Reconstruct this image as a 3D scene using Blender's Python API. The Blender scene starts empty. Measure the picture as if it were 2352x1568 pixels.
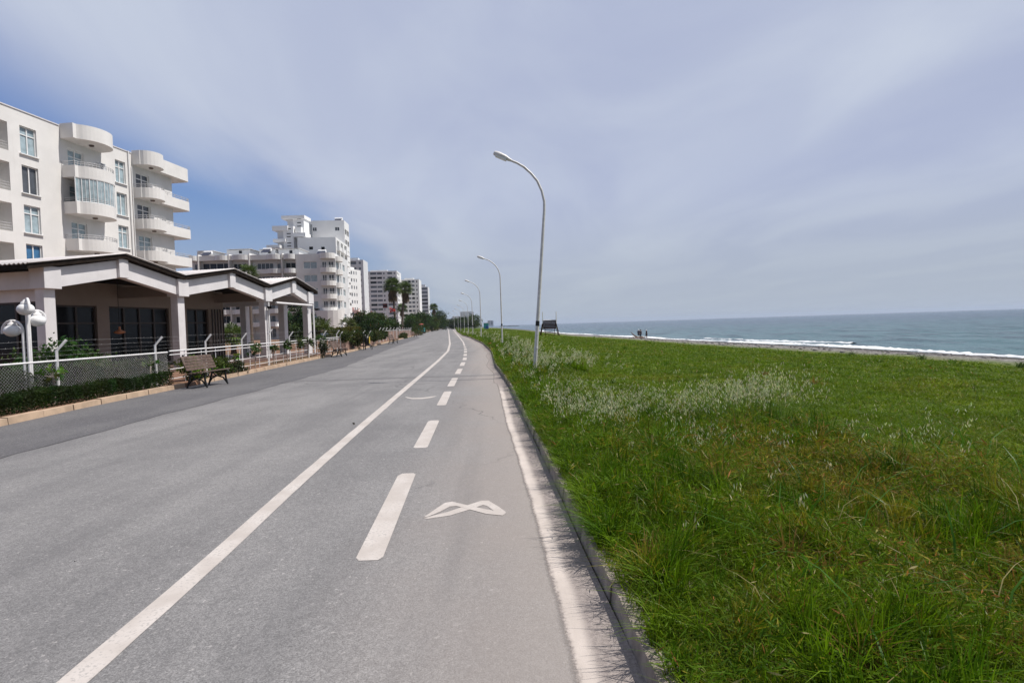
import bpy, math, random
import numpy as np
random.seed(7); rng = np.random.default_rng(11)
S = bpy.context.scene; COL = S.collection
R = math.radians

# ------------------------------------------------------------------ camera
F, CX, CY, EYE = 1300., 1176., 784., 1.6          # picture measured at 2352 x 1568
PITCH = math.atan((784 - 745.8) / F); ROLL = math.atan(.0321)
cp, sp, cr, sr = math.cos(PITCH), math.sin(PITCH), math.cos(ROLL), math.sin(ROLL)
FW = np.array((0, cp, -sp)); U0 = np.array((0, sp, cp)); R0 = np.array((1., 0, 0))
RT = cr * R0 - sr * U0; UP = sr * R0 + cr * U0
def ray(u, v): return FW + (u - CX) / F * RT + (CY - v) / F * UP
def gp(u, v, z=0.):
    d = ray(u, v); t = (z - EYE) / d[2]; return np.array((d[0] * t, d[1] * t, z))
def dp(u, v, y):
    d = ray(u, v); t = y / d[1]; return np.array((d[0] * t, y, EYE + d[2] * t))
from mathutils import Matrix, Vector
cam = bpy.data.cameras.new("camera"); co = bpy.data.objects.new("camera", cam); COL.objects.link(co)
cam.sensor_width = 36; cam.lens = 36 * F / 2352; cam.clip_start = .05; cam.clip_end = 40000
m3 = Matrix((RT, UP, -FW)).transposed(); co.matrix_world = Matrix.Translation((0, 0, EYE)) @ m3.to_4x4()
S.camera = co

# ------------------------------------------------------------------ mesh helpers
class Frame:                                        # s along, d outwards, z up
    def __init__(f, o, t, n): f.o = np.array((*o, 0.)[:3]); f.t = np.array((*t, 0.)); f.n = np.array((*n, 0.))
    def p(f, s, d=0, z=0): q = f.o + s * f.t + d * f.n; return (q[0], q[1], q[2] + z)
    def shift(f, d): return Frame(f.p(0, d, 0), f.t[:2], f.n[:2])
WORLD = Frame((0, 0), (0, 1), (1, 0))
class MB:
    def __init__(m): m.v = []; m.f = []; m.s = []
    def add(m, vs, fs, smooth=False):
        k = len(m.v); m.v += [tuple(p) for p in vs]
        for f in fs: m.f.append(tuple(i + k for i in f)); m.s.append(smooth)
        return m
    def hexa(m, b, t):                              # 4 bottom + 4 top points
        return m.add(list(b) + list(t), [(3, 2, 1, 0), (4, 5, 6, 7), (0, 1, 5, 4), (1, 2, 6, 5), (2, 3, 7, 6), (3, 0, 4, 7)])
    def box(m, x0, x1, y0, y1, z0, z1):
        q = [(x0, y0), (x1, y0), (x1, y1), (x0, y1)]
        return m.hexa([(*p, z0) for p in q], [(*p, z1) for p in q])
    def fbox(m, f, s0, s1, d0, d1, z0, z1):
        q = [(s0, d0), (s0, d1), (s1, d1), (s1, d0)]
        return m.hexa([f.p(a, b, z0) for a, b in q], [f.p(a, b, z1) for a, b in q])
    def quad(m, a, b, c, d): return m.add([a, b, c, d], [(0, 1, 2, 3)])
    def prism(m, pts, z0, z1, f=None):
        P = f.p if f else (lambda a, b, z: (a, b, z)); n = len(pts)
        vs = [P(a, b, z0) for a, b in pts] + [P(a, b, z1) for a, b in pts]
        return m.add(vs, [tuple(range(n - 1, -1, -1)), tuple(range(n, 2 * n))] + [(i, (i + 1) % n, n + (i + 1) % n, n + i) for i in range(n)])
    def band(m, pts, w, z0, z1, f=None):            # a wall of thickness w following an open line
        P = f.p if f else (lambda a, b, z: (a, b, z)); q = offset(pts, w); n = len(pts)
        vs = [P(*p, z0) for p in pts] + [P(*p, z1) for p in pts] + [P(*p, z0) for p in q] + [P(*p, z1) for p in q]
        fs = []
        for i in range(n - 1):
            j = i + 1
            fs += [(i, j, n + j, n + i), (2*n + j, 2*n + i, 3*n + i, 3*n + j), (n + i, n + j, 3*n + j, 3*n + i), (j, i, 2*n + i, 2*n + j)]
        fs += [(0, n, 3*n, 2*n), (n - 1, 3*n - 1, 4*n - 1, 2*n - 1)]
        return m.add(vs, fs)
    def tube(m, path, r, n=6, cap=True, smooth=True):
        path = [np.array(p, float) for p in path]; k = len(path)
        rr = r if hasattr(r, '__len__') else [r] * k; vs = []; fs = []; a = None
        for i, p in enumerate(path):
            t = path[min(i + 1, k - 1)] - path[max(i - 1, 0)]; t = t / (np.linalg.norm(t) + 1e-9)
            if a is None: a = np.cross(t, (0, 0, 1) if abs(t[2]) < .9 else (1, 0, 0))
            a = a - t * a.dot(t); a /= np.linalg.norm(a) + 1e-9; b = np.cross(t, a)
            for j in range(n):
                w = 2 * math.pi * j / n; vs.append(p + rr[i] * (math.cos(w) * a + math.sin(w) * b))
        for i in range(k - 1):
            for j in range(n):
                fs.append((i*n + j, i*n + (j+1) % n, (i+1)*n + (j+1) % n, (i+1)*n + j))
        m.add(vs, fs, smooth)
        if cap: m.add(vs[:n], [tuple(range(n - 1, -1, -1))]); m.add(vs[-n:], [tuple(range(n))])
        return m
    def lathe(m, c, prof, n=16, smooth=True):       # prof: (radius, z)
        vs = []; fs = []
        for r, z in prof:
            for j in range(n):
                w = 2 * math.pi * j / n; vs.append((c[0] + r * math.cos(w), c[1] + r * math.sin(w), c[2] + z))
        for i in range(len(prof) - 1):
            for j in range(n): fs.append((i*n + j, i*n + (j+1) % n, (i+1)*n + (j+1) % n, (i+1)*n + j))
        return m.add(vs, fs, smooth)
    def build(m, name, mat, parent=None, world=True, bevel=0):
        me = bpy.data.meshes.new(name); o3 = origin(parent) if (parent and world) else np.zeros(3)
        me.from_pydata([tuple(np.array(v) - o3) for v in m.v], [], m.f)
        me.polygons.foreach_set('use_smooth', m.s); me.materials.append(mat); me.update()
        o = bpy.data.objects.new(name, me); COL.objects.link(o)
        if parent: o.parent = parent
        if bevel:
            b = o.modifiers.new('bevel', 'BEVEL'); b.width = bevel; b.segments = 2; b.limit_method = 'ANGLE'
        return o
def origin(o):
    q = np.zeros(3)
    while o: q += np.array(o.location); o = o.parent
    return q
def offset(pts, w):                                 # line moved to its left side by w
    P = [np.array(p, float) for p in pts]; out = []
    for i, p in enumerate(P):
        ds = []
        if i > 0: ds.append(P[i] - P[i-1])
        if i < len(P) - 1: ds.append(P[i+1] - P[i])
        ns = [np.array((-d[1], d[0])) / (np.linalg.norm(d) + 1e-9) for d in ds]
        n = sum(ns); n = n / (np.linalg.norm(n) + 1e-9); out.append(tuple(p + n * w / max(.5, n.dot(ns[0]))))
    return out
def tag(o, label, cat, group=None, kind=None):
    o['label'] = label; o['category'] = cat
    if group: o['group'] = group
    if kind: o['kind'] = kind
    return o
def thing(name, label, cat, loc=(0, 0, 0), rz=0, group=None):
    o = bpy.data.objects.new(name, None); COL.objects.link(o); o.empty_display_size = .2
    o.location = [float(a) for a in loc]; o.rotation_euler = (0, 0, rz); return tag(o, label, cat, group)
def struct(o, kind='structure'): o['kind'] = kind; return o
def dup(root, loc, rz=0, label=None, scale=1):
    r = root.copy(); COL.objects.link(r); r.location = [float(a) for a in loc]; r.rotation_euler = (0, 0, rz); r.scale = (scale,) * 3
    if label: r['label'] = label
    for ch in root.children:
        c = ch.copy(); COL.objects.link(c); c.parent = r
        for g in ch.children:
            d = g.copy(); COL.objects.link(d); d.parent = c
    return r
def npmesh(name, V, quads, mat, col=None, parent=None, world=True):
    me = bpy.data.meshes.new(name); V = np.asarray(V, np.float32).reshape(-1, 3)
    if parent is not None and world: V = V - origin(parent).astype(np.float32)
    q = np.asarray(quads, np.int32).reshape(-1, 4); n = len(q)
    me.vertices.add(len(V)); me.vertices.foreach_set('co', V.ravel())
    me.loops.add(n * 4); me.loops.foreach_set('vertex_index', q.ravel())
    me.polygons.add(n); me.polygons.foreach_set('loop_start', np.arange(n, dtype=np.int32) * 4)
    me.polygons.foreach_set('loop_total', np.full(n, 4, np.int32))
    if col is not None:
        a = me.color_attributes.new('tint', 'FLOAT_COLOR', 'POINT'); c = np.ones((len(V), 4), np.float32); c[:, :3] = col
        a.data.foreach_set('color', c.ravel())
    me.materials.append(mat); me.update(calc_edges=True); me.validate()
    o = bpy.data.objects.new(name, me); COL.objects.link(o)
    if parent is not None: o.parent = parent
    return o

# ------------------------------------------------------------------ materials
class NT:
    def __init__(n, tree): n.t = tree; n.n = tree.nodes; n.l = tree.links
    def node(n, typ, **kw):
        x = n.n.new(typ)
        for k, v in kw.items(): setattr(x, k, v)
        return x
    def put(n, sock, val):
        if isinstance(val, bpy.types.NodeSocket): n.l.new(val, sock)
        elif val is not None: sock.default_value = val
    def math(n, op, a, b=None, c=None, clamp=False):
        x = n.node('ShaderNodeMath', operation=op, use_clamp=clamp)
        for i, q in enumerate((a, b, c)):
            if q is not None: n.put(x.inputs[i], q)
        return x.outputs[0]
    def mix(n, fac, a, b, typ='MIX'):
        x = n.node('ShaderNodeMix', data_type='RGBA', blend_type=typ)
        n.put(x.inputs[0], fac); n.put(x.inputs[6], (*a, 1) if isinstance(a, tuple) and len(a) == 3 else a)
        n.put(x.inputs[7], (*b, 1) if isinstance(b, tuple) and len(b) == 3 else b); return x.outputs[2]
    def ramp(n, val, a, b, lo=0., hi=1., smooth=True):
        x = n.node('ShaderNodeMapRange', interpolation_type='SMOOTHSTEP' if smooth else 'LINEAR')
        for i, q in enumerate((val, a, b, lo, hi)): n.put(x.inputs[i], q)
        return x.outputs[0]
    def noise(n, vec, scale, detail=4, rough=.55, dist=0, out=0):
        x = n.node('ShaderNodeTexNoise'); n.put(x.inputs['Vector'], vec); n.put(x.inputs['Scale'], scale)
        n.put(x.inputs['Detail'], detail); n.put(x.inputs['Roughness'], rough); n.put(x.inputs['Distortion'], dist); return x.outputs[out]
    def scale(n, vec, s):
        x = n.node('ShaderNodeVectorMath', operation='MULTIPLY'); n.put(x.inputs[0], vec); n.put(x.inputs[1], s); return x.outputs[0]
    def bump(n, h, strength=.3, dist=.02):
        x = n.node('ShaderNodeBump'); n.put(x.inputs['Height'], h); n.put(x.inputs['Strength'], strength); n.put(x.inputs['Distance'], dist); return x.outputs[0]
def newmat(name):
    m = bpy.data.materials.new(name); m.use_nodes = True; n = NT(m.node_tree)
    p = next(x for x in n.n if x.type == 'BSDF_PRINCIPLED'); return m, n, p
def mat(name, col, rough=.7, var=.12, scale=3., metal=0., bump=0., bscale=40., spec=.4, dirt=None):
    m, n, p = newmat(name); g = n.node('ShaderNodeNewGeometry').outputs['Position']
    f = n.noise(g, scale, 5); f = n.ramp(f, .3, .7)
    c = n.mix(f, tuple(a * (1 - var) for a in col), tuple(min(1, a * (1 + var * .6)) for a in col))
    if dirt:                                        # rain streaks, long in z
        s = n.noise(n.scale(g, (2.2, 2.2, .12)), 1.3, 5); s = n.ramp(s, .52, .75); c = n.mix(n.math('MULTIPLY', s, dirt[1]), c, dirt[0])
    n.put(p.inputs['Base Color'], c); p.inputs['Roughness'].default_value = rough; p.inputs['Metallic'].default_value = metal
    p.inputs['Specular IOR Level'].default_value = spec
    if bump: n.put(p.inputs['Normal'], n.bump(n.noise(g, bscale, 3), bump, .01))
    return m
def leafmat(name, trans=.35, rough=.55, spec=.25):
    m, n, p = newmat(name); a = n.node('ShaderNodeVertexColor', layer_name='tint').outputs[0]
    n.put(p.inputs['Base Color'], a); p.inputs['Roughness'].default_value = rough; p.inputs['Specular IOR Level'].default_value = spec
    t = n.node('ShaderNodeBsdfTranslucent'); n.put(t.inputs[0], n.mix(.5, a, n.mix(1., a, (1.1, 1.25, .5), 'MULTIPLY')))
    x = n.node('ShaderNodeMixShader'); x.inputs[0].default_value = trans
    out = next(q for q in n.n if q.type == 'OUTPUT_MATERIAL'); n.l.new(p.outputs[0], x.inputs[1]); n.l.new(t.outputs[0], x.inputs[2]); n.l.new(x.outputs[0], out.inputs[0])
    return m
M = dict(
    plaster=mat('white plaster', (.745, .73, .715), .8, .06, .6, bump=.15, bscale=25, dirt=((.5, .47, .43), .10)),
    plaster2=mat('cool white plaster', (.68, .685, .69), .8, .07, .4, dirt=((.45, .45, .46), .14)),
    far_white=mat('far white wall', (.80, .80, .80), .8, .05, .3),
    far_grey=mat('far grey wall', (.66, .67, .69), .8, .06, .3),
    concrete=mat('painted concrete', (.70, .68, .69), .75, .08, 1.5, bump=.2, bscale=30, dirt=((.42, .40, .38), .16)),
    far_pane=mat('far window', (.17, .19, .22), .15, .3, .3, spec=.4),
    tan=mat('tan plaster', (.29, .235, .20), .8, .08, 1.2),
    ceil=mat('ceiling boards', (.16, .10, .075), .8, .15, 2),
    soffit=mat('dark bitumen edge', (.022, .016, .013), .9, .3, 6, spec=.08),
    sheet=mat('corrugated fibre sheet', (.64, .60, .59), .7, .12, 4, dirt=((.35, .27, .23), .4)),
    glass=mat('dark glazing', (.012, .013, .015), .1, .1, 1, spec=.18),
    curtain=mat('curtained pane', (.34, .43, .47), .12, .25, 2.5, spec=.5),
    curtain_blue=mat('blue curtained pane', (.05, .16, .32), .12, .3, 3, spec=.5),
    pane=mat('grey pane', (.09, .10, .115), .1, .35, .7, spec=.5),
    navy=mat('navy blind', (.014, .016, .04), .35, .2, 2),
    frame=mat('white window frame', (.80, .80, .80), .4, .03, 3),
    dframe=mat('dark window frame', (.05, .035, .028), .5, .1, 3),
    rail=mat('grey railing', (.55, .55, .56), .45, .08, 8, metal=.2),
    wpaint=mat('white painted steel', (.78, .77, .77), .4, .07, 7, dirt=((.4, .25, .16), .25)),
    galv=mat('galvanised steel', (.66, .65, .65), .5, .15, 9, metal=.1, dirt=((.3, .27, .25), .35)),
    iron=mat('black cast iron', (.018, .02, .02), .4, .2, 20),
    wood=mat('weathered wood', (.105, .070, .055), .75, .4, 14, bump=.3, bscale=60, dirt=((.26, .22, .20), .4)),
    dwood=mat('dark stained wood', (.042, .012, .006), .9, .3, 8, spec=.0),
    globe=mat('opal globe', (.80, .80, .80), .25, .03, 3),
    black=mat('black plastic', (.015, .015, .017), .5, .2, 5),
    orange=mat('amber shade', (.45, .18, .08), .4, .15, 5),
    dull_red=mat('faded red canvas', (.28, .05, .04), .8, .2, 4), red=mat('red cloth', (.62, .05, .035), .7, .1, 4),
    yellow=mat('yellow panel', (.60, .42, .03), .5, .15, 6),
    blue=mat('blue paint', (.02, .10, .45), .5, .1, 3),
    pblue=mat('pale blue board', (.33, .47, .72), .5, .06, 3),
    teal=mat('turquoise paint', (.03, .35, .42), .5, .1, 3),
    bark=mat('bark', (.13, .10, .08), .9, .4, 12, bump=.5, bscale=30),
    pbark=mat('pale bark', (.34, .29, .25), .9, .3, 12),
    slat=mat('pinkish reed screen', (.40, .27, .22), .85, .3, 6),
    rock=mat('grey rock', (.12, .11, .105), .9, .4, 3, bump=.5, bscale=8),
    roadpaint=None, tile=mat('brown tile', (.15, .10, .085), .6, .2, 4), skin=mat('skin', (.42, .25, .18), .6, .05, 5),
    navycloth=mat('navy cloth', (.012, .014, .03), .85, .2, 9), drift=mat('driftwood', (.16, .10, .075), .9, .4, 6),
    cloth=mat('grey cloth', (.2, .2, .22), .85, .2, 9), pinkw=mat('pink wash', (.66, .45, .42), .8, .08, 2),
    leaf=leafmat('leaves', .35, .55, .08), grass=leafmat('grass blades', .40, .38, .14), oat=leafmat('oat heads', .35, .6, .2), palm=leafmat('palm fronds', .2, .45, .35),
)

# ------------------------------------------------------------------ lines of the place, all as x(y)
def line(pts):
    ys = np.array([p[1] for p in pts]); xs = np.array([p[0] for p in pts]); return lambda y: np.interp(y, ys, xs)
KR = line([(.95, -30), (.72, -4), (.54, 2.64), (.46, 3.87), (.39, 5.4), (.31, 6.9), (.2, 8.8), (-.05, 13.5), (-.38, 18.2), (-.65, 21.3), (-1.27, 34), (-2.6, 49.8), (-5.7, 77), (-8.6, 98), (-17.5, 180), (-36, 365), (-62, 560), (-300, 3000)])
KL = line([(-9.3, -30), (-9.5, 8), (-9.7, 11), (-9.93, 13), (-10.1, 17), (-10.3, 21), (-11.0, 30), (-11.75, 41.4), (-15.0, 72), (-19.1, 110), (-33.5, 229), (-54, 425), (-74, 560), (-320, 3000)])
DK = line([(-6.9, -30), (-7, 7), (-7.14, 11), (-7.12, 15), (-7.3, 24), (-9.9, 46), (-14.6, 90), (-18.6, 110), (-33, 229), (-330, 3000)])
SL = line([(-2.02, -30), (-2.1, 2.6), (-2.17, 3.9), (-2.3, 5.6), (-2.46, 8.1), (-2.8, 13.8), (-3.13, 19.7), (-3.55, 27), (-4.26, 37.5), (-5.8, 52.8), (-11.4, 103), (-35.6, 319), (-54, 470)])
DS = line([(-.8, -30), (-1.02, 3.5), (-1.2, 6.2), (-1.38, 9.6), (-1.63, 14), (-1.83, 18), (-2.02, 22), (-2.35, 28), (-3.3, 40), (-5.0, 58), (-9.8, 103), (-31, 300)])
EG = line([(.42, -30), (.27, 2.5), (.25, 3.1), (.21, 4), (.15, 5.2), (.06, 6.7), (-.1, 9.2), (-.36, 14.7), (-.42, 15.6)])
CR = line([(21, -60), (20, 0), (18.6, 20.5), (17.65, 27.8), (15.6, 38.6), (13.6, 54), (11.8, 72), (8.6, 92), (3.9, 206), (-12, 420), (-40, 700), (-120, 1400), (-320, 3100)])
SH = line([(60, -60), (45, 0), (39.5, 30), (38.1, 42), (37, 60), (33.4, 83), (28.8, 116), (25, 150), (19, 199), (8.4, 438), (-14, 760), (-70, 1400), (-270, 3100)])

def hgrid(x, y):                                    # soft bumps of the meadow
    return .05 * np.sin(x * 1.7 + 1.3 * np.sin(y * .7)) * np.cos(y * 1.1 + .6 * x) + .035 * np.sin(3.1 * x + 2.3 * y) * np.sin(2.7 * y - x)
def land(x, y):
    x = np.asarray(x, float); y = np.asarray(y, float); r = KR(y) + .13; c = CR(y); w = SH(y)
    t = np.clip((x - r) / np.maximum(c - r, .5), 0, 1); z = .12 - .62 * t ** 1.3 + hgrid(x, y) * np.clip((x - r) * 1.5, 0, 1)
    b = np.clip((x - c) / np.maximum(w - c, 1), 0, 3)
    zb = np.interp(b, [0, .14, .5, 1, 3], [-.5, -.53, -1.5, -2.1, -6.]) + .03 * np.sin(x * 2.2) * np.sin(y * 1.3)
    return np.where(x > c, zb + hgrid(c, y) * np.clip(1 - 6 * b, 0, 1), z)

# ------------------------------------------------------------------ terrain (one sheet)
ys = np.concatenate([np.arange(-30, 2, 1.5), np.arange(2, 14, .22), np.arange(14, 40, .6), np.arange(40, 110, 1.6), np.arange(110, 260, 6), np.arange(260, 700, 20), np.arange(700, 3100, 120)])
rows = []; zone = []
for y in ys:
    kl, kr, c, w = float(KL(y)), float(KR(y)) , float(CR(y)), float(SH(y))
    xs = [-4000, -900, -260, -110, -60, -34, -24] ; xs = [min(x, kl - 8 - (6 - i) * .5) for i, x in enumerate(xs)] + [kl - 5, kl - 2.4, kl - 1.2, kl - .6, kl - .16]
    zs = [.0, .0, .0, .0, .0, .0, .02, .06, .08, .1, .1, .1]; zo = [(0, 0)] * len(xs)
    xs += [kl - .08, kr + .06]; zs += [-.09, -.09]; zo += [(0, 0)] * 2
    f = np.linspace(0, 1, 46) ** 1.25; fx = kr + .13 + (c - kr - .13) * f
    xs += list(fx); zs += list(land(fx, y)); zo += [(1, 0)] * 46
    b = np.concatenate([np.linspace(.03, .5, 12), np.linspace(.6, 2.4, 10)]); bx = c + (w - c) * b
    xs += list(bx); zs += list(land(bx, y)); zo += [(float(np.clip(1 - k / .12, 0, 1)), 1) for k in b]
    rows.append([(a, y, q) for a, q in zip(xs, zs)]); zone.append(zo)
nr, nc = len(rows), len(rows[0]); V = np.array(rows).reshape(-1, 3); Z = np.array(zone, float).reshape(-1, 2)
i, j = np.meshgrid(np.arange(nr - 1), np.arange(nc - 1), indexing='ij'); a = (i * nc + j).ravel()
Q = np.stack([a, a + 1, a + nc + 1, a + nc], 1)
m, n, p = newmat('ground'); pos = n.node('ShaderNodeNewGeometry').outputs['Position']
zn = n.node('ShaderNodeSeparateColor'); n.put(zn.inputs[0], n.node('ShaderNodeVertexColor', layer_name='tint').outputs[0])
big = n.noise(pos, .22, 5, .6); mid = n.noise(pos, 1.6, 5, .65); fine = n.noise(pos, 14, 4, .7)
g1 = n.mix(n.ramp(mid, .3, .7), (.060, .095, .004), (.14, .19, .006)); g1 = n.mix(n.math('MULTIPLY', n.ramp(big, .52, .72), .6), g1, (.19, .155, .016))
g1 = n.mix(n.ramp(fine, .35, .75), n.mix(1., g1, (.6, .62, .6), 'MULTIPLY'), n.mix(1., g1, (1.25, 1.25, 1.1), 'MULTIPLY'))
soil = n.mix(n.ramp(mid, .35, .7), (.16, .085, .055), (.27, .17, .12)); soil = n.mix(n.math('MULTIPLY', n.ramp(big, .5, .6), .5), soil, (.07, .08, .03))
peb = n.node('ShaderNodeTexVoronoi'); n.put(peb.inputs['Vector'], pos); peb.inputs['Scale'].default_value = 9
sep = n.node('ShaderNodeSeparateXYZ'); n.put(sep.inputs[0], pos)
gr = n.mix(n.ramp(peb.outputs['Color'], .2, .9), (.13, .12, .115), (.30, .285, .27)); gr = n.mix(n.ramp(mid, .4, .7), gr, n.mix(1., gr, (.75, .73, .72), 'MULTIPLY'))
gr = n.mix(n.ramp(sep.outputs[2], -1.75, -2.05), gr, (.055, .05, .047))
c = n.mix(n.ramp(zn.outputs[1], .2, .8), soil, gr); g1 = n.mix(n.math('MULTIPLY', zn.outputs[2], .85), g1, n.mix(n.ramp(fine, .3, .7), (.020, .022, .006), (.05, .042, .018))); c = n.mix(n.math('MULTIPLY', zn.outputs[0], 1.0), c, g1)
n.put(p.inputs['Base Color'], c); p.inputs['Roughness'].default_value = .95; p.inputs['Specular IOR Level'].default_value = .15
n.put(p.inputs['Normal'], n.bump(n.math('ADD', mid, fine), .6, .06))
struct(npmesh('ground', V, Q, m, np.c_[Z, Z[:, 0] * np.clip((np.interp(V[:, 1], [0, 3, 6, 9, 11, 14, 18, 26, 40, 90], [5, 4.8, 4.2, 3.4, 1.8, 1.3, 2.6, 2, 2.6, 4]) - (V[:, 0] - KR(V[:, 1]))) / .9, 0, 1)]))

# ------------------------------------------------------------------ road, kerbs and paint
ry = np.concatenate([np.arange(-28, 24, .5), np.arange(24, 60, 1), np.arange(60, 200, 4), np.arange(200, 570, 10)])
lat = np.linspace(0, 1, 25); V = []; T = []
for y in ry:
    L, r = float(KL(y)), float(KR(y)); x = L + (r - L) * lat
    V += [(a, y, 0.) for a in x]; T += [(float(np.clip((r - a) / 3., 0, 1)), float(np.clip((a - L) / 3., 0, 1)), 0) for a in x]
a = (np.arange(len(ry) - 1)[:, None] * 25 + np.arange(24)[None]).ravel(); Q = np.stack([a, a + 1, a + 26, a + 25], 1)
def asphalt(name, c0, c1, dust):
    m, n, p = newmat(name); pos = n.node('ShaderNodeNewGeometry').outputs['Position']
    sp_ = n.noise(pos, 110, 3, .75); st = n.noise(n.scale(pos, (1, .12, 1)), 1.1, 5); bl = n.noise(pos, .5, 5, .6)
    v = n.node('ShaderNodeTexVoronoi'); n.put(v.inputs['Vector'], pos); v.inputs['Scale'].default_value = 60
    c = n.mix(n.ramp(n.math('ADD', n.math('MULTIPLY', st, .5), n.math('MULTIPLY', bl, .5)), .38, .62), c0, c1)
    c = n.mix(n.ramp(sp_, .3, .72), n.mix(1., c, (.62, .62, .62), 'MULTIPLY'), n.mix(1., c, (1.30, 1.30, 1.30), 'MULTIPLY'))
    c = n.mix(n.math('MULTIPLY', n.ramp(v.outputs['Color'], .86, .95), .45), c, (.42, .40, .39))
    v2 = n.node('ShaderNodeTexVoronoi'); n.put(v2.inputs['Vector'], pos); v2.inputs['Scale'].default_value = 75; c = n.mix(1., c, n.mix(n.ramp(v2.outputs['Color'], .15, .85), (.85, .845, .845), (1.135, 1.13, 1.12)), 'MULTIPLY'); v3 = n.node('ShaderNodeTexVoronoi'); n.put(v3.inputs['Vector'], pos); v3.inputs['Scale'].default_value = 24; c = n.mix(1., c, n.mix(n.ramp(v3.outputs['Color'], .2, .8), (.955, .955, .955), (1.04, 1.04, 1.04)), 'MULTIPLY')
    blk = n.noise(pos, 60, 2, .5); c = n.mix(n.math('MULTIPLY', n.ramp(blk, .66, .74), .6), c, (.06, .06, .06))
    if dust:
        e = n.node('ShaderNodeSeparateColor'); n.put(e.inputs[0], n.node('ShaderNodeVertexColor', layer_name='tint').outputs[0])
        d = n.math('ADD', e.outputs[0], n.math('MULTIPLY', n.math('SUBTRACT', bl, .5), .5)); d = n.ramp(d, .62, .02)
        c = n.mix(n.math('MULTIPLY', d, .7), c, (.325, .286, .26))
        sepx = n.node('ShaderNodeSeparateXYZ'); n.put(sepx.inputs[0], pos)
        ol = n.noise(n.scale(pos, (1, .05, 1)), 1.8, 3); c = n.mix(n.math('MULTIPLY', n.ramp(ol, .55, .7), .22), c, (.12, .117, .12))
    ck = n.node('ShaderNodeTexVoronoi', feature='DISTANCE_TO_EDGE'); wv_ = n.node('ShaderNodeVectorMath', operation='ADD'); n.put(wv_.inputs[0], n.scale(pos, (1, .55, 1))); n.put(wv_.inputs[1], n.scale(n.noise(pos, 2.2, 4, .6, 0, 1), (.5, .5, 0))); n.put(ck.inputs['Vector'], wv_.outputs[0]); ck.inputs['Scale'].default_value = .17
    cm = n.math('MULTIPLY', n.ramp(ck.outputs['Distance'], .0035, .0012), n.ramp(n.noise(pos, .35, 3), .46, .58)); c = n.mix(n.math('MULTIPLY', cm, .6), c, (.07, .068, .068))
    n.put(p.inputs['Base Color'], c); p.inputs['Roughness'].default_value = .88; p.inputs['Specular IOR Level'].default_value = .25
    n.put(p.inputs['Normal'], n.bump(n.math('ADD', sp_, n.math('MULTIPLY', blk, .5)), .5, .006)); return m
road_m = asphalt('asphalt', (.180, .176, .178), (.238, .232, .231), True)
struct(npmesh('road', V, Q, road_m, np.array(T)))
dark_m = asphalt('darker asphalt', (.115, .112, .118), (.145, .142, .146), False)
yy = ry[ry < 108]; w_ = .03 * np.sin(yy * 2.1) + .02 * np.sin(yy * 5.3); k = len(yy)
V = np.concatenate([np.c_[KL(yy) + .005, yy, np.full(k, .0014)], np.c_[np.maximum(KL(yy) + .02, DK(yy) + w_), yy, np.full(k, .0014)]])
a = np.arange(k - 1); struct(npmesh('asphalt_shoulder', V, np.stack([a, a + k, a + k + 1, a + 1], 1), dark_m))
V = np.concatenate([np.c_[np.maximum(KL(yy) + .02, DK(yy) + w_) - .02, yy, np.full(k, .0028)], np.c_[np.maximum(KL(yy) + .02, DK(yy) + w_) + .015 + .012 * np.sin(yy * 3), yy, np.full(k, .0028)]])
tar = mat('tar seam', (.055, .053, .056), .8, .3, 9)
struct(npmesh('tar_seam', V, np.stack([a, a + k, a + k + 1, a + 1], 1), tar))

m, n, p = newmat('worn road paint'); pos = n.node('ShaderNodeNewGeometry').outputs['Position']
w1 = n.noise(pos, 45, 4, .7); w2 = n.noise(pos, 3, 4)
c = n.mix(n.ramp(w2, .35, .7), (.44, .395, .36), (.54, .495, .46)); c = n.mix(n.math('MULTIPLY', n.ramp(n.math('ADD', n.math('MULTIPLY', w1, .75), n.math('MULTIPLY', w2, .25)), .53, .64), .6), c, (.25, .235, .225))
n.put(p.inputs['Base Color'], c); p.inputs['Roughness'].default_value = .7; paint = m
def strip(name, fx, y0, y1, w, m, z=.0028, step=.25, ragged=0):
    yy = np.arange(y0, y1 + .01, step); k = len(yy); x = fx(yy); e1 = ragged * rng.normal(size=k); e2 = ragged * rng.normal(size=k)
    V = np.concatenate([np.c_[x - w / 2 + e1, yy, np.full(k, z)], np.c_[x + w / 2 + e2, yy, np.full(k, z)]]); a = np.arange(k - 1)
    return struct(npmesh(name, V, np.stack([a, a + k, a + k + 1, a + 1], 1), m))
strip('lane_line', SL, -20, 24, .15, paint, ragged=.002); 
yy = np.concatenate([np.arange(24, 60, 1), np.arange(60, 440, 5)]); k = len(yy); ww = .15 + np.clip((yy - 24) / 400, 0, 1) * .25
a = np.arange(k - 1); struct(npmesh('lane_line', np.concatenate([np.c_[SL(yy) - ww/2, yy, np.full(k, .0028)], np.c_[SL(yy) + ww/2, yy, np.full(k, .0028)]]), np.stack([a, a + k, a + k + 1, a + 1], 1), paint))
def rdash(y0, y1, w=.19):                            # dash with rounded corners
    xm = [float(DS(y0)), float(DS(y1))]; pts = []
    for sx, yb in ((-1, 0), (1, 0), (1, 1), (-1, 1)):
        for t in ((0, .5, 1) if sx * (1 - 2 * yb) < 0 else (0, .5, 1)):
            pass
    h = w / 2; q = [(-h, .05), (-h * .7, 0), (h * .7, 0), (h, .05), (h, (y1 - y0) - .05), (h * .7, y1 - y0), (-h * .6, y1 - y0), (-h, (y1 - y0) - .1)]
    m = MB(); dx = (xm[1] - xm[0]) / (y1 - y0); m.add([(xm[0] + px + dx * py, y0 + py, .0028) for px, py in q], [tuple(range(len(q)))])
    struct(m.build('lane_dash', paint))
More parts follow.
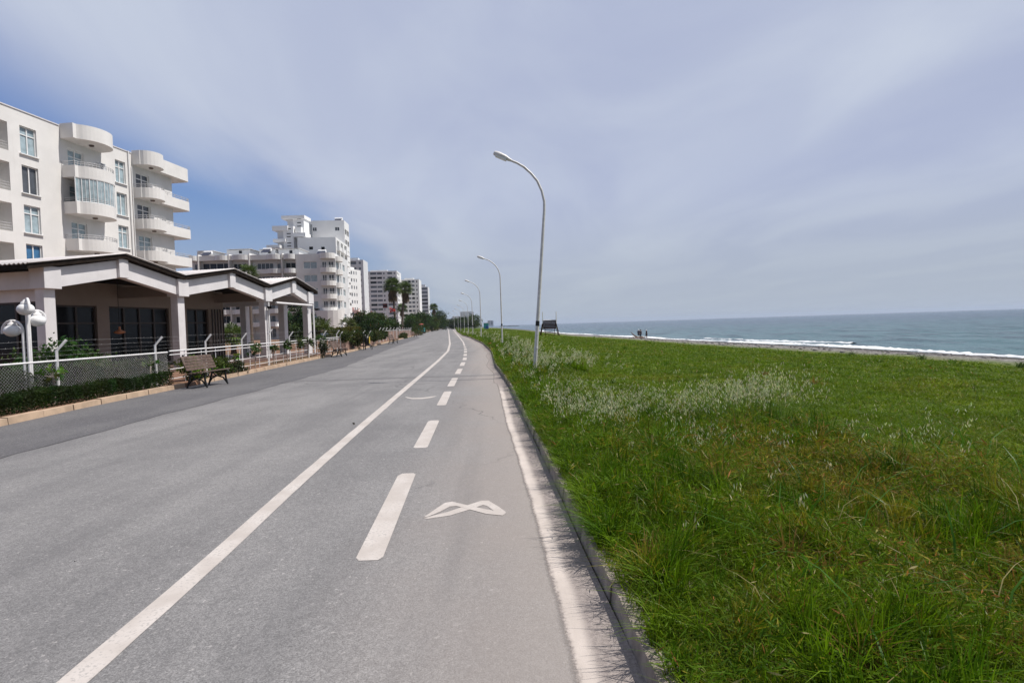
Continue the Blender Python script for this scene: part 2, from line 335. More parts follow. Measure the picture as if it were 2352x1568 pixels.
for y0, y1 in ((-4.2, -1.9), (-.2, 2.1), (3.88, 6.2), (7.5, 9.7), (11.55, 14.0), (15.2, 17.6), (19.1, 21.4), (23, 25.2), (26.8, 29), (30.6, 32.8), (34.4, 36.6), (38.2, 40.4), (42, 44.2)): rdash(y0, y1)
yy = np.arange(46, 300, 3.); k = len(yy); ww = .13 + np.clip((yy - 46) / 300, 0, 1) * .2; a = np.arange(k - 1)
struct(npmesh('cycle_line', np.concatenate([np.c_[DS(yy) - ww/2, yy, np.full(k, .0028)], np.c_[DS(yy) + ww/2, yy, np.full(k, .0028)]]), np.stack([a, a + k, a + k + 1, a + 1], 1), paint))
m, n, p = newmat('dusty gutter'); pos = n.node('ShaderNodeNewGeometry').outputs['Position']; e = n.node('ShaderNodeSeparateColor'); n.put(e.inputs[0], n.node('ShaderNodeVertexColor', layer_name='tint').outputs[0])
f1 = n.noise(pos, 38, 5, .75); f2 = n.noise(n.scale(pos, (1, .4, 1)), 6, 4, .6); dusty = n.mix(n.ramp(f1, .3, .7), (.20, .17, .16), (.34, .295, .27)); dusty = n.mix(n.ramp(n.noise(pos, 150, 2), .62, .72), dusty, (.07, .06, .055))
lat_ = n.math('ADD', e.outputs[0], n.math('ADD', n.math('MULTIPLY', n.math('SUBTRACT', f1, .5), .16), n.math('MULTIPLY', n.math('SUBTRACT', f2, .5), .14)))
white = n.mix(n.ramp(f2, .3, .7), (.455, .40, .36), (.55, .485, .44)); ln = n.math('MULTIPLY', n.ramp(lat_, .09, .20), n.ramp(lat_, .50, .30)); ln = n.math('MULTIPLY', ln, e.outputs[1])
c = n.mix(ln, dusty, white); c = n.mix(n.math('MULTIPLY', n.ramp(lat_, .16, .02), n.math('SUBTRACT', 1., ln)), c, (.268, .246, .232))
n.put(p.inputs['Base Color'], c); p.inputs['Roughness'].default_value = .9; n.put(p.inputs['Normal'], n.bump(f1, .4, .006)); n.put(p.inputs['Alpha'], n.ramp(lat_, .03, .16))
yy = np.concatenate([np.arange(-15, 17, .25), np.arange(17, 80, 1.)]); k = len(yy); V = []; T = []
for y in yy:
    r = float(KR(y)); i0 = float(EG(min(y, 15.6))) - .07 if y < 15.6 else r - .30 - .06 * math.sin(y * .9); vis = float(np.clip((15.2 - y) / 1.5, 0, 1))
    for f in np.linspace(0, 1, 6): V.append((i0 + (r - i0) * f, y, .0014)); w_ = .26 if y < 15.6 else .3; T.append(((r - i0) * f / .36, vis, 0))
a = (np.arange(k - 1)[:, None] * 6 + np.arange(5)[None]).ravel(); struct(npmesh('gutter', V, np.stack([a, a + 1, a + 7, a + 6], 1), m, np.array(T)))
def gpoly(name, px, m, z=.0028):
    q = MB(); P = [gp(u, v, z) for u, v in px]; nn = len(P) // 2      # two borders of equal length
    q.add(P, [(i, i + 1, len(P) - 2 - i, len(P) - 1 - i) for i in range(nn - 1)]); return struct(q.build(name, m))
def z2(L): return [((860 + x / 2.7176) / 1.08844, (1130 + y / 2.7176) / 1.08844) for x, y in L]
def z3(L): return [((850 + x / 1.4767) / 1.08844, (1100 + y / 1.4767) / 1.08844) for x, y in L]
gpoly('cycle_symbol', z3([(308, 284), (350, 255), (388, 230), (415, 226), (470, 239), (540, 254), (613, 268), (600, 277), (540, 271), (480, 255), (430, 242), (405, 244), (370, 263), (325, 281)]), paint, .0036)
gpoly('cycle_symbol', z3([(615, 266), (585, 244), (548, 222), (523, 222), (470, 239), (400, 263), (308, 287), (325, 289), (405, 277), (478, 255), (528, 238), (543, 242), (570, 261), (598, 269)]), paint, .0028)
def z1(L): return [((700 + x / 3.357) / 1.08844, (800 + y / 3.357) / 1.08844) for x, y in L]
gpoly('cycle_symbol', z1([(1050, 642), (1110, 652), (1200, 650), (1270, 640), (1315, 634), (1300, 642), (1260, 652), (1190, 661), (1110, 662), (1060, 650)]), paint)
gpoly('dark_line', [(1165, 859.8), (1000, 864.5), (850, 869.5), (700, 874.3), (640, 876.2), (640, 877.6), (700, 875.7), (850, 870.8), (1000, 865.7), (1165, 860.8)], mat('thin dark line', (.125, .12, .122), .9, .3, 9), .002)  # thin line across the road, darker than the asphalt

def kerb(name, f, side, y0, y1, m, ln=.95, w=.13, h=.12):
    q = MB(); y = y0
    while y < y1:
        L = ln * (1 if y < 60 else 4); g = .012; j = [random.uniform(-.008, .008) for _ in range(4)]
        P = []
        for yy_, jj in ((y + g, j[0]), (y + L - g, j[1])):
            x = float(f(yy_)) + jj; o = x + side * w
            P.append(((x, yy_), (o, yy_)))
        (a0, b0), (a1, b1) = P; hh = h + j[2]; ch = .02 * side
        q.hexa([(*a0, -.08), (*a1, -.08), (*b1, -.08), (*b0, -.08)] if side > 0 else [(*b0, -.08), (*b1, -.08), (*a1, -.08), (*a0, -.08)],
               [(a0[0] + ch, a0[1], hh), (a1[0] + ch, a1[1], hh), (*b1, hh), (*b0, hh)] if side > 0 else [(*b0, hh), (*b1, hh), (a1[0] + ch, a1[1], hh), (a0[0] + ch, a0[1], hh)])
        y += L
    return struct(q.build(name, m))
kl_m = mat('sandstone kerb', (.46, .335, .235), .85, .2, 3, bump=.4, bscale=30, dirt=((.3, .22, .16), .3))
kr_m = mat('weathered kerb', (.29, .245, .21), .9, .45, 4, bump=.5, bscale=30)
kerb('kerb', KL, -1, -12, 16.9, kl_m, w=.16, h=.13); kerb('kerb', KL, -1, 18.4, 160, kl_m, w=.16, h=.13); kerb('kerb', KR, 1, -12, 120, kr_m, h=.105)

# ------------------------------------------------------------------ sea, foam
m, n, p = newmat('sea'); pos = n.node('ShaderNodeNewGeometry').outputs['Position']; sp3 = n.node('ShaderNodeSeparateXYZ'); n.put(sp3.inputs[0], pos)
wv = n.noise(n.scale(pos, (.30, .075, 1)), 1., 7, .66, .3); wv2 = n.noise(n.scale(pos, (.05, .02, 1)), 1., 4); rip = n.noise(n.scale(pos, (2.2, 1.0, 1)), 1., 3)
dist = n.node('ShaderNodeVectorMath', operation='LENGTH'); n.put(dist.inputs[0], pos)
near = n.ramp(dist.outputs['Value'], 60, 480)
c = n.mix(near, (.066, .148, .158), (.066, .108, .155)); c = n.mix(n.math('MULTIPLY', n.ramp(wv2, .4, .65), .4), c, (.05, .12, .14))
c = n.mix(n.math('MULTIPLY', n.ramp(n.math('ADD', n.math('MULTIPLY', wv, .7), n.math('MULTIPLY', rip, .3)), .47, .58), .8), c, (.022, .05, .065))  # shading of the waves painted into the water colour as dark streaks
cap = n.noise(n.scale(pos, (.16, .05, 1)), 1., 7, .7); c = n.mix(n.ramp(cap, .70, .74), c, (.7, .72, .72))
n.put(p.inputs['Base Color'], c); p.inputs['Roughness'].default_value = .22; p.inputs['IOR'].default_value = 1.33; p.inputs['Specular IOR Level'].default_value = .5
n.put(p.inputs['Normal'], n.bump(n.math('ADD', wv, n.math('MULTIPLY', rip, .25)), 1., 1.2))
q = MB(); q.add([(-9000, -1500, -2.4), (14000, -1500, -2.4), (14000, 14000, -2.4), (-9000, 14000, -2.4)], [(0, 1, 2, 3)]); struct(q.build('sea', m))
# the nearer water carries real waves; cells grow with the distance from the promenade
rr_ = 26 * (1900 / 26) ** np.linspace(0, 1, 760); th = np.radians(np.linspace(-4, 78, 330)); RR, TH = np.meshgrid(rr_, th, indexing='ij'); X, Y = RR * np.sin(TH), RR * np.cos(TH); ZW = np.zeros_like(X); wr = np.random.default_rng(5)
for i in range(26):
    L_ = 2.6 * (17 / 2.6) ** (i / 25); aa = math.pi + wr.normal() * .55; kx, ky = math.cos(aa) * 6.283 / L_, math.sin(aa) * 6.283 / L_; ph = wr.random() * 6.283
    ZW += .0052 * L_ ** 1.05 * (1 - np.abs(np.sin((kx * X + ky * Y + ph) / 2 + .35 * np.sin(.05 * Y + ph))) - .36)
ZW *= np.clip((X - SH(Y)) / 10 - .1, .0, 1) * np.interp(RR, [0, 400, 1900], [1.15, 1.15, 2.4]); nr_, nt_ = X.shape; i, j = np.meshgrid(np.arange(nr_ - 1), np.arange(nt_ - 1), indexing='ij'); a = (i * nt_ + j).ravel()
sw = npmesh('sea_waves', np.stack([X, Y, -2.1 + ZW], 2), np.stack([a, a + nt_, a + nt_ + 1, a + 1], 1), m); sw.data.polygons.foreach_set('use_smooth', [True] * len(sw.data.polygons)); struct(sw)
foam_m = mat('sea foam', (.80, .81, .81), .8, .06, 2, bump=.6, bscale=6)
def foam(y0, y1, step, off, wmin, wmax, z):
    yy = np.arange(y0, y1, step); k = len(yy); t = np.cumsum(rng.normal(size=k) * .3); t -= np.linspace(t[0], t[-1], k)
    cx = SH(yy) + off + .8 * np.sin(yy * .11) + np.clip(t, -1, 1) * .5; wd = wmin + (wmax - wmin) * np.abs(np.sin(yy * .17 + off) * np.sin(yy * .053 + 1)) + np.abs(rng.normal(size=k)) * .35
    q = []; prof = ((-.5, -.02), (-.3, .10), (0, .2), (.3, .1), (.5, -.06))
    for a, hh in prof: q.append(np.c_[cx + a * wd, yy, z + hh * (.5 + .6 * rng.random(k))])
    V = np.concatenate(q); a = np.arange(k - 1); Qs = [np.stack([a + i * k, a + (i + 1) * k, a + (i + 1) * k + 1, a + i * k + 1], 1) for i in range(4)]
    return struct(npmesh('surf_foam', V, np.concatenate(Qs), foam_m), 'stuff')
foam(10, 320, .4, .6, .1, 1.8, -2.08); foam(24, 46, .4, 5.5, .0, .8, -2.1); foam(70, 105, .4, 6., .0, .7, -2.1)
# ------------------------------------------------------------------ vegetation helpers
def leaves(cent, size, cols, aspect=.45, up=.3, r=None):
    """one little folded quad per centre"""
    r = r or rng; N = len(cent); d = r.normal(size=(N, 3)); d[:, 2] += up; d /= np.linalg.norm(d, axis=1)[:, None] + 1e-9
    e = np.cross(d, r.normal(size=(N, 3))); e /= np.linalg.norm(e, axis=1)[:, None] + 1e-9
    s = (np.asarray(size) * (.6 + .8 * r.random(N)))[:, None]; c = np.asarray(cent)
    V = np.stack([c - e * s, c + d * s * aspect, c + e * s, c - d * s * aspect], 1).reshape(-1, 3)
    return V, (np.arange(N)[:, None] * 4 + np.arange(4)), np.repeat(cols, 4, 0)
def crown_pts(c, rad, nclump, per, spread=.3, shell=.55, flat=1.):
    d = rng.normal(size=(nclump, 3)); d /= np.linalg.norm(d, axis=1)[:, None]; rr = shell + (1 - shell) * rng.random(nclump) ** .5
    cl = d * rr[:, None] * (1 + .18 * rng.normal(size=(nclump, 1))) * .82; P = np.repeat(cl, per, 0) + rng.normal(size=(nclump * per, 3)) * spread * .5
    return np.asarray(c) + P * np.asarray(rad), np.repeat(np.arange(nclump), per)
def tint(base, idx, var=.28, hue=.12):
    k = idx.max() + 1; f = 1 + var * rng.normal(size=(k, 1)); hcol = 1 + hue * rng.normal(size=(k, 3)); c = np.asarray(base) * np.clip(f, .45, 1.8) * np.clip(hcol, .6, 1.5)
    return np.clip(c[idx] * (1 + .15 * rng.normal(size=(len(idx), 1))), .004, .6)
def crown(parent, c, rad, base, nclump=40, per=50, leaf=.1, spread=.3, shell=.55, name='crown', flowers=None, aspect=.5):
    P, ix = crown_pts(c, rad, nclump, per, spread, shell); C = tint(base, ix)
    if flowers: k = rng.random(len(P)) < flowers[1]; C[k] = np.asarray(flowers[0]) * (.7 + .6 * rng.random((k.sum(), 1)))
    V, Q, CC = leaves(P, np.full(len(P), leaf), C, aspect); return npmesh(name, V, Q, M['leaf'], CC, parent)
def tree(name, label, cat, base, h, rad, col, nclump=40, per=50, leaf=.12, trunk_r=.12, limbs=5, group=None, bark='bark', flowers=None, cz=None, spread=.3):
    col = tuple(1.35 * a for a in col); base = np.array(base, float); t = thing(name, label, cat, base, group=group); cz = cz if cz else h - rad[2]; c = base + (0, 0, cz)
    q = MB(); top = c + (0, 0, rad[2] * .2); bend = rng.normal(size=2) * .05 * h
    q.tube([base - (0, 0, .1), base + (bend[0] * .5, bend[1] * .5, cz * .5), c + (0, 0, -rad[2] * .3), top], [trunk_r * 1.2, trunk_r, trunk_r * .75, trunk_r * .3], 7)
    for i in range(limbs):
        w = 2 * math.pi * i / limbs + random.random(); e = c + (math.cos(w) * rad[0] * .65, math.sin(w) * rad[1] * .65, rad[2] * random.uniform(-.2, .5)); s0 = base + (0, 0, cz * random.uniform(.6, .95)) + (bend[0] * .5, bend[1] * .5, 0)
        q.tube([s0, (s0 + e) / 2 + (0, 0, -.05 * rad[2]), e], [trunk_r * .55, trunk_r * .4, trunk_r * .15], 5)
    q.build('trunk', M[bark], t); crown(t, c, rad, col, nclump, per, leaf, spread, flowers=flowers); return t
def bush(name, label, base, rad, col, nclump=40, per=45, leaf=.06, group=None, flowers=None):
    base = np.array(base, float); t = thing(name, label, 'shrub', base, group=group); c = base + (0, 0, rad[2] * .85); q = MB()
    for i in range(6):
        w = 2 * math.pi * i / 6 + random.random(); q.tube([base - (0, 0, .1), base + (math.cos(w) * rad[0] * .2, math.sin(w) * rad[1] * .2, rad[2] * .5), c + (math.cos(w) * rad[0] * .5, math.sin(w) * rad[1] * .5, rad[2] * .3)], [.02 + .012 * rad[0], .015, .006], 5)
    q.build('stems', M['bark'], t); crown(t, c, rad, col, nclump, per, leaf, .35, .4, 'foliage', flowers); return t
def hedge(name, label, path, w, z0, h, col, per_m, leaf, cat='hedge'):
    P = []; path = [np.array(p) for p in path]
    for a, b in zip(path[:-1], path[1:]):
        L = np.linalg.norm(b - a); N = int(L * per_m); t = rng.random(N)[:, None]; d = (b - a) / L; nrm = np.array((-d[1], d[0])); q = a + (b - a) * t
        o = rng.random(N) * 2 - 1; hh = rng.random(N) ** .6; P.append(np.c_[q + nrm * (np.sign(o) * np.abs(o) ** .5 * w / 2)[:, None], z0 + hh * h * (1 + .09 * np.sin(q[:, 1] * 3.1) + .05 * np.sin(q[:, 1] * 9))])
    P = np.concatenate(P); ix = (np.floor(P[:, 1] * 4) + 7 * np.floor(P[:, 0] * 4)).astype(int); ix = np.unique(ix, return_inverse=True)[1]
    t = thing(name, label, cat, (*path[0], z0)); V, Q, C = leaves(P, np.full(len(P), leaf), tint(col, ix, .22)); npmesh('foliage', V, Q, M['leaf'], C, t)
    q = MB()
    for a, b in zip(path[:-1], path[1:]):
        L = np.linalg.norm(b - a); k = int(L / .5)
        for i in range(k): s_ = a + (b - a) * (i + .5) / k; q.tube([(*s_, z0 - .1), (s_[0] + random.uniform(-.08, .08), s_[1], z0 + h * .8)], [.018, .006], 4)
    q.build('stems', M['bark'], t); return t
def palm(name, label, base, h, r, nf=38, lean=(0, 0), skirt=14, tr=.2, group=None, col=(.065, .10, .024)):
    base = np.array(base, float); t = thing(name, label, 'palm tree', base, group=group); top = base + (lean[0], lean[1], h - r * .75)
    q = MB(); k = 14; path = []; rad = []
    for i in range(k + 1):
        f = i / k; path.append(base + (lean[0] * f ** 1.6, lean[1] * f ** 1.6, -.1 + (h - r * .75 + .1) * f)); rad.append(tr * (1.25 - .35 * min(1, f * 4) - .12 * f) * (1 + .05 * (i % 2)))
    q.tube(path, rad, 9); q.build('trunk', M['bark'], t); V = []; Q = []; C = []
    for i in range(nf + skirt):
        dead = i >= nf; az = i * 2.399 + random.uniform(-.3, .3)
        el = R(random.uniform(-80, -58)) if dead else math.asin(max(-.75, min(.97, 1 - 1.55 * (i + .5) / nf))) + random.uniform(-.1, .1)
        d = np.array((math.cos(az) * math.cos(el), math.sin(az) * math.cos(el), math.sin(el))); sd = np.array((-math.sin(az), math.cos(az), 0)); nn = np.cross(d, sd)
        L1 = r * (.42 if not dead else .2) * random.uniform(.85, 1.1); L2 = r * .62 * random.uniform(.85, 1.1); o = top + (0, 0, -random.random() * r * (.6 if dead else .12)); e = o + d * L1 + (0, 0, -.04 * r)
        cc = np.array((.17, .12, .065) if dead else col) * random.uniform(.65, 1.5); w = .012 * r
        b = len(V); V += [o - sd * w, o + sd * w, e + sd * w, e - sd * w]; Q.append((b, b + 1, b + 2, b + 3)); C += [cc] * 4
        nb = 13
        for j in range(nb):
            a = (j / (nb - 1) - .5) * R(215 if not dead else 90); bd = math.cos(a) * d + math.sin(a) * sd; ln = L2 * (1 - .25 * abs(j / (nb - 1) - .5) * 2); ww = .034 * r
            sdv = np.cross(bd, nn); mid = e + bd * ln * .55 - nn * 0 + (0, 0, -.02 * r); tip = e + bd * ln * .95 + np.array((0, 0, -.16 * r * random.uniform(.6, 1.4)))
            b = len(V); V += [e, mid - sdv * ww, tip, mid + sdv * ww]; Q.append((b, b + 1, b + 2, b + 3)); C += [cc * random.uniform(.85, 1.15)] * 4
    npmesh('crown', np.array(V), Q, M['palm'], np.array(C), t); return t
# ------------------------------------------------------------------ buildings
def facade(q, f, s0, s1, z0, z1, holes):
    """wall with real openings: holes = (s0, s1, z0, z1, depth)"""
    ss = sorted({s0, s1, *[max(s0, min(s1, h[k])) for h in holes for k in (0, 1)]}); zz = sorted({z0, z1, *[max(z0, min(z1, h[k])) for h in holes for k in (2, 3)]})
    for a, b in zip(ss[:-1], ss[1:]):
        for c, d in zip(zz[:-1], zz[1:]):
            ms, mz = (a + b) / 2, (c + d) / 2
            if any(h[0] < ms < h[1] and h[2] < mz < h[3] for h in holes): continue
            q.quad(f.p(a, 0, c), f.p(b, 0, c), f.p(b, 0, d), f.p(a, 0, d))
    for a, b, c, d, e in holes:
        q.quad(f.p(a, 0, c), f.p(a, 0, d), f.p(a, -e, d), f.p(a, -e, c)); q.quad(f.p(b, 0, c), f.p(b, -e, c), f.p(b, -e, d), f.p(b, 0, d))
        q.quad(f.p(a, 0, c), f.p(a, -e, c), f.p(b, -e, c), f.p(b, 0, c)); q.quad(f.p(a, 0, d), f.p(b, 0, d), f.p(b, -e, d), f.p(a, -e, d))
        if e > .6: q.quad(f.p(a, -e, c), f.p(b, -e, c), f.p(b, -e, d), f.p(a, -e, d))
def sideframe(f, D): return Frame(f.p(0, -D), f.n[:2], -f.t[:2])
def body(root, f, L, D, z0, z1, fh=(), sh=(), m='far_white', s0=0.):
    q = MB(); facade(q, f, s0, L, z0, z1, list(fh)); g = sideframe(Frame(f.p(s0), f.t[:2], f.n[:2]), D); facade(q, g, 0, D, z0, z1, list(sh))
    q.quad(f.p(s0, -D, z0), f.p(s0, -D, z1), f.p(L, -D, z1), f.p(L, -D, z0)); q.quad(f.p(L, 0, z0), f.p(L, -D, z0), f.p(L, -D, z1), f.p(L, 0, z1))
    q.quad(f.p(s0, 0, z1 - .02), f.p(L, 0, z1 - .02), f.p(L, -D, z1 - .02), f.p(s0, -D, z1 - .02)); q.build('wall', M[m], root); return g
def window(f, a, b, c, d, root, pm='pane', dep=.2, mull=1, tr=0., simple=False, fr='frame', sill=False):
    if simple: MB().fbox(f, a, b, -dep - .05, -dep, c, d).build('window', M[pm], root); return
    q = MB(); w = .075; lo, hi = -dep + .004, -dep + .07
    for x0, x1, y0, y1 in [(a, a + w, c, d), (b - w, b, c, d), (a + w, b - w, c, c + w), (a + w, b - w, d - w, d)]: q.fbox(f, x0, x1, lo, hi, y0, y1)
    for i in range(mull): x = a + (b - a) * (i + 1) / (mull + 1); q.fbox(f, x - w * .6, x + w * .6, lo, hi - .008, c + w, d - w)
    if tr: q.fbox(f, a + w, b - w, lo, hi - .015, d - tr - w / 2, d - tr + w / 2)
    if sill: q.fbox(f, a - .12, b + .12, -.1, .14, c - .07, c)
    o = q.build('window', M[fr], root); MB().fbox(f, a, b, -dep - .03, -dep, c, d).build('pane', M[pm], o)
def railing(f, plan, z, hs, root, m='rail', r=.024, posts=.9):
    q = MB(); P = [np.array(f.p(a, b, 0)) for a, b in plan]
    for h in hs: q.tube([p + (0, 0, z + h) for p in P], r, 4)
    for a, b in zip(P[:-1], P[1:]):
        L = np.linalg.norm(b - a); k = max(1, int(L / posts))
        for i in range(k): p_ = a + (b - a) * i / k; q.tube([p_ + (0, 0, z), p_ + (0, 0, z + hs[-1])], r, 4)
    return q.build('railing', M[m], root)
def balcony(f, plan, zf, root, close=(), m='plaster', par=.82, rails=(.18, .34), slab=.16, top=False, lamp=None):
    q = MB(); q.prism(list(plan) + list(close), zf - slab, zf, f)
    if top: q = MB(); q.prism(list(plan) + list(close), zf, zf + par, f); o = q.build('canopy', M[m], root)
    else:
        q.band(plan, -.11, zf, zf + par, f); o = q.build('balcony', M[m], root)
        if rails: railing(f, offset(plan, -.055), zf + par, rails, o)
    if lamp: MB().lathe(f.p(*lamp, zf - (0 if top else slab)), [(.0, -.12), (.16, -.11), (.2, -.04), (.2, 0)], 10).build('ceiling_lamp', M['wood'], o)
    return o

# near apartment block ------------------------------------------------
FA = Frame((-41.936, 0), (.1082, 1), (.994, -.1076)); A = thing('apartment_building', 'white five storey apartment block with rounded balconies behind the zigzag roofed pavilion', 'building', FA.p(46))
ZF = [15.15, 12.15, 9.1, 6.1, 3.1]; wins = []; H_ = []
for i, zf in enumerate(ZF):
    t = zf + 2.95; wins += [(43.85, 45.2, t - 2.15, t, ('curtain', 'pane', 'curtain', 'curtain_blue', 'curtain')[i]), (52.9, 54.1, t - 2.1, t, ('curtain', 'curtain', 'curtain', 'curtain', 'pane')[i])]
    wins += [(47.95, 49.5, zf + .02, zf + 2.4, 'curtain'), (55.35, 57.1, zf + .02, zf + 2.4, ('pane', 'pane', 'curtain', 'pane', 'pane')[i])]; H_.append((40.4, 42.9, zf + .72, zf + 2.85, 1.3))
H_ += [(a, b, c, d, .24) for a, b, c, d, _ in wins]
q = MB(); facade(q, FA, 30, 60.3, 0, 19.2, H_); q.quad(FA.p(60.3, 0, 0), FA.p(60.3, -16, 0), FA.p(60.3, -16, 19.2), FA.p(60.3, 0, 19.2)); q.quad(FA.p(30, 0, 0), FA.p(30, 0, 19.2), FA.p(30, -16, 19.2), FA.p(30, -16, 0))
q.quad(FA.p(30, -16, 0), FA.p(30, -16, 19.2), FA.p(60.3, -16, 19.2), FA.p(60.3, -16, 0)); q.quad(FA.p(30, 0, 19.0), FA.p(60.3, 0, 19.0), FA.p(60.3, -16, 19.0), FA.p(30, -16, 19.0)); q.build('wall', M['plaster'], A)
for i, (a, b, c, d, pm) in enumerate(wins): window(FA, a, b, c, d, A, pm, .2, 1, .62 if i % 4 < 2 and i % 8 < 4 else (.55 if i % 4 >= 2 else 0), sill=i % 4 < 2)
for zf in ZF:
    railing(FA, [(40.42, -.06), (42.88, -.06)], zf + .72, (.2, .4, .6), A, posts=2.4); window(FA.shift(-1.3), 40.7, 42.3, zf + .8, zf + 2.5, A, 'glass', -.02)
q = MB(); q.fbox(FA, 30, 47.25, -.3, .06, 19.2, 19.28); q.fbox(FA, 51.45, 54.9, -.3, .06, 19.2, 19.28); q.build('coping', M['concrete'], A)
P1 = [(47.3, 0), (47.3, 1.2), (47.62, 1.2)] + [(49.45 - 1.95 * math.cos(w), .55 + 1.6 * math.sin(w)) for w in np.linspace(.5, math.pi, 18)] + [(51.4, 0)]
P2 = [(54.95, 0), (54.95, .8)] + [(56.3 - 1.3 * math.cos(w), .8 + 1.05 * math.sin(w)) for w in np.linspace(.05, math.pi - .05, 12)] + [(57.65, .8), (61.7, .8), (61.95, .7), (62.05, .45), (62.05, -4)]
C2 = [(60.3, -4), (60.3, 0)]
balcony(FA, P1, 18.2, A, top=True, par=1.2, lamp=(49.4, .9)); balcony(FA, P2, 18.15, A, C2, top=True, par=1.35, lamp=(56.3, .9))
for i, zf in enumerate(ZF[:4]):
    b = balcony(FA, P1, zf, A, lamp=(49.4, .9) if i in (1, 2) else None); balcony(FA, P2, zf, A, C2, lamp=(56.3, .9))
PB = offset(P1[1:-1], -.05); gb = MB()
for k, (a, b) in enumerate(PB): gb.tube([FA.p(a, b, 12.98), FA.p(a, b, 14.98)], .045 if k % 2 == 0 else .02, 4)
for z in (13.0, 14.96): gb.tube([FA.p(a, b, z) for a, b in PB], .05, 4)
g_ = gb.build('glazed_bay', M['frame'], A); MB().band(PB, -.02, 13.0, 14.97, FA).build('pane', M['curtain'], g_)
q = MB(); q.tube([FA.p(54.45, .08, 0), FA.p(54.45, .08, 19.3)], .06, 6); q.build('downpipe', M['frame'], A); q = MB(); q.tube([FA.p(54.8, .07, 0), FA.p(54.8, .07, 17.9)], .04, 6); q.build('downpipe', M['frame'], A)
def ac_unit(f, s, d, z, label):
    t = thing('air_conditioner', label, 'air conditioner', f.p(s, d, z), group='air conditioners on the balconies'); MB().fbox(f, s - .4, s + .4, d - .15, d + .15, z, z + .55).build('casing', M['far_grey'], t, bevel=.02)
    q = MB(); c = np.array(f.p(s - .08, d + .16, z + .28)); t_ = f.t; k = 14
    for r in (.21, .14, .07): q.tube([c + r * (math.cos(w) * t_ + math.sin(w) * np.array((0, 0, 1))) for w in np.linspace(0, 2 * math.pi, k)], .012, 4)
    q.build('fan_grille', M['black'], t)
ac_unit(FA, 50.75, .5, 16.5, 'air conditioner at the right end of the top rounded balcony'); ac_unit(FA, 50.7, .5, 7.45, 'air conditioner on a lower rounded balcony just above the pavilion roof')

# pavilion -------------------------------------------------------------
FP = Frame((-15.7 - .179 * 19.4, 0), (.179, 1), (.984, -.176)); VS = [19.4, 25.3, 31.55, 35.95]; RS = [22.25, 28.6, 34.1]
PV = thing('pavilion', 'open white concrete pavilion with zigzag beams and corrugated roof beside the road', 'pavilion', FP.p(27, -3, .1))
ZV, ZR = 3.35, 3.95; BH = .68
knots = [VS[0], RS[0], VS[1], RS[1], VS[2], RS[2], VS[3]]; kz = [ZV, ZR, ZV, ZR, ZV, ZR, ZV]
for a, b, za, zb in zip(knots[:-1], knots[1:], kz[:-1], kz[1:]):
    q = MB(); w = [(a, -.3), (a, 0), (b, 0), (b, -.3)]; zz = (za, za, zb, zb)
    q.hexa([FP.p(*p_, z) for p_, z in zip(w, zz)], [FP.p(*p_, z + BH) for p_, z in zip(w, zz)]); q.build('beam', M['concrete'], PV)
for i, s in enumerate(VS):
    MB().fbox(FP, s - .2, s + .2, -.42, -.06, -.05, ZV + .03).build('column', M['concrete'], PV, bevel=.015)
    MB().fbox(FP, s - .30, s + .30, -.5, .12, ZV - .02, ZV + .74).build('beam_block', M['concrete'], PV, bevel=.015)
for s in RS: MB().fbox(FP, s - .21, s + .21, -.4, .12, ZR - .03, ZR + .70).build('beam_block', M['concrete'], PV, bevel=.015)
MB().fbox(FP, VS[0] - .14, VS[0] + .14, -11, -.5, ZV, ZV + .6).build('beam', M['concrete'], PV)
for s in VS[1:3]: MB().fbox(FP, s - .12, s + .12, -8.4, -.5, ZV + .02, ZV + .5).build('beam', M['tan'], PV)
MB().fbox(FP, VS[3] - .14, VS[3] + .14, -8.4, -.5, ZV, ZV + .55).build('beam', M['concrete'], PV)
for s, d in ((35.95, -4.6), (35.95, -1.9), (35.95, -8.2), (19.4, -5.5)): MB().fbox(FP, s - .2, s + .2, d - .2, d + .2, -.05, ZV).build('column', M['concrete'], PV, bevel=.015)
# corrugated roof, four ridges of sheet per gable
rs = [18.5] + knots[1:-1] + [36.6]; rz = [ZV + .94 - .9 * .19, ZR + .92, ZV + .92, ZR + .92, ZV + .92, ZR + .92, ZV + .92 - .45 * .2]
dd = np.arange(.26, -11, -.045); k = len(dd)
for i in range(3):
    V = []; Q = []
    for (s, z) in [(rs[2*i], rz[2*i]), (rs[2*i+1], rz[2*i+1]), (rs[2*i+2], rz[2*i+2])]:
        V += [FP.p(s, d, z + .028 * math.sin(d * 2 * math.pi / .18)) for d in dd]
    n1 = len(V); V += [(a, b, c - .025) for a, b, c in V]
    for r_ in range(2):
        for j in range(k - 1): a = r_ * k + j; Q += [(a, a + 1, a + k + 1, a + k), (n1 + a, n1 + a + k, n1 + a + k + 1, n1 + a + 1)]
    for j in range(k - 1): Q += [(j, n1 + j, n1 + j + 1, j + 1), (2*k + j, 2*k + j + 1, n1 + 2*k + j + 1, n1 + 2*k + j)]
    for r_ in range(2): a = r_ * k; Q += [(a, a + k, n1 + a + k, n1 + a)]
    rf = npmesh('roof', V, Q, M['sheet'], None, PV)
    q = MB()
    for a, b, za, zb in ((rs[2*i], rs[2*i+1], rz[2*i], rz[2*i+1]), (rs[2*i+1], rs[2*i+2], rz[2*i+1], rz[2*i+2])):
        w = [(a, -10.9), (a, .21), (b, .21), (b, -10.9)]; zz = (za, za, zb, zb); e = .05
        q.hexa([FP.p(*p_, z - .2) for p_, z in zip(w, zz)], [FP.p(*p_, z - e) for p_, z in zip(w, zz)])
    q.build('soffit', M['soffit'], rf)
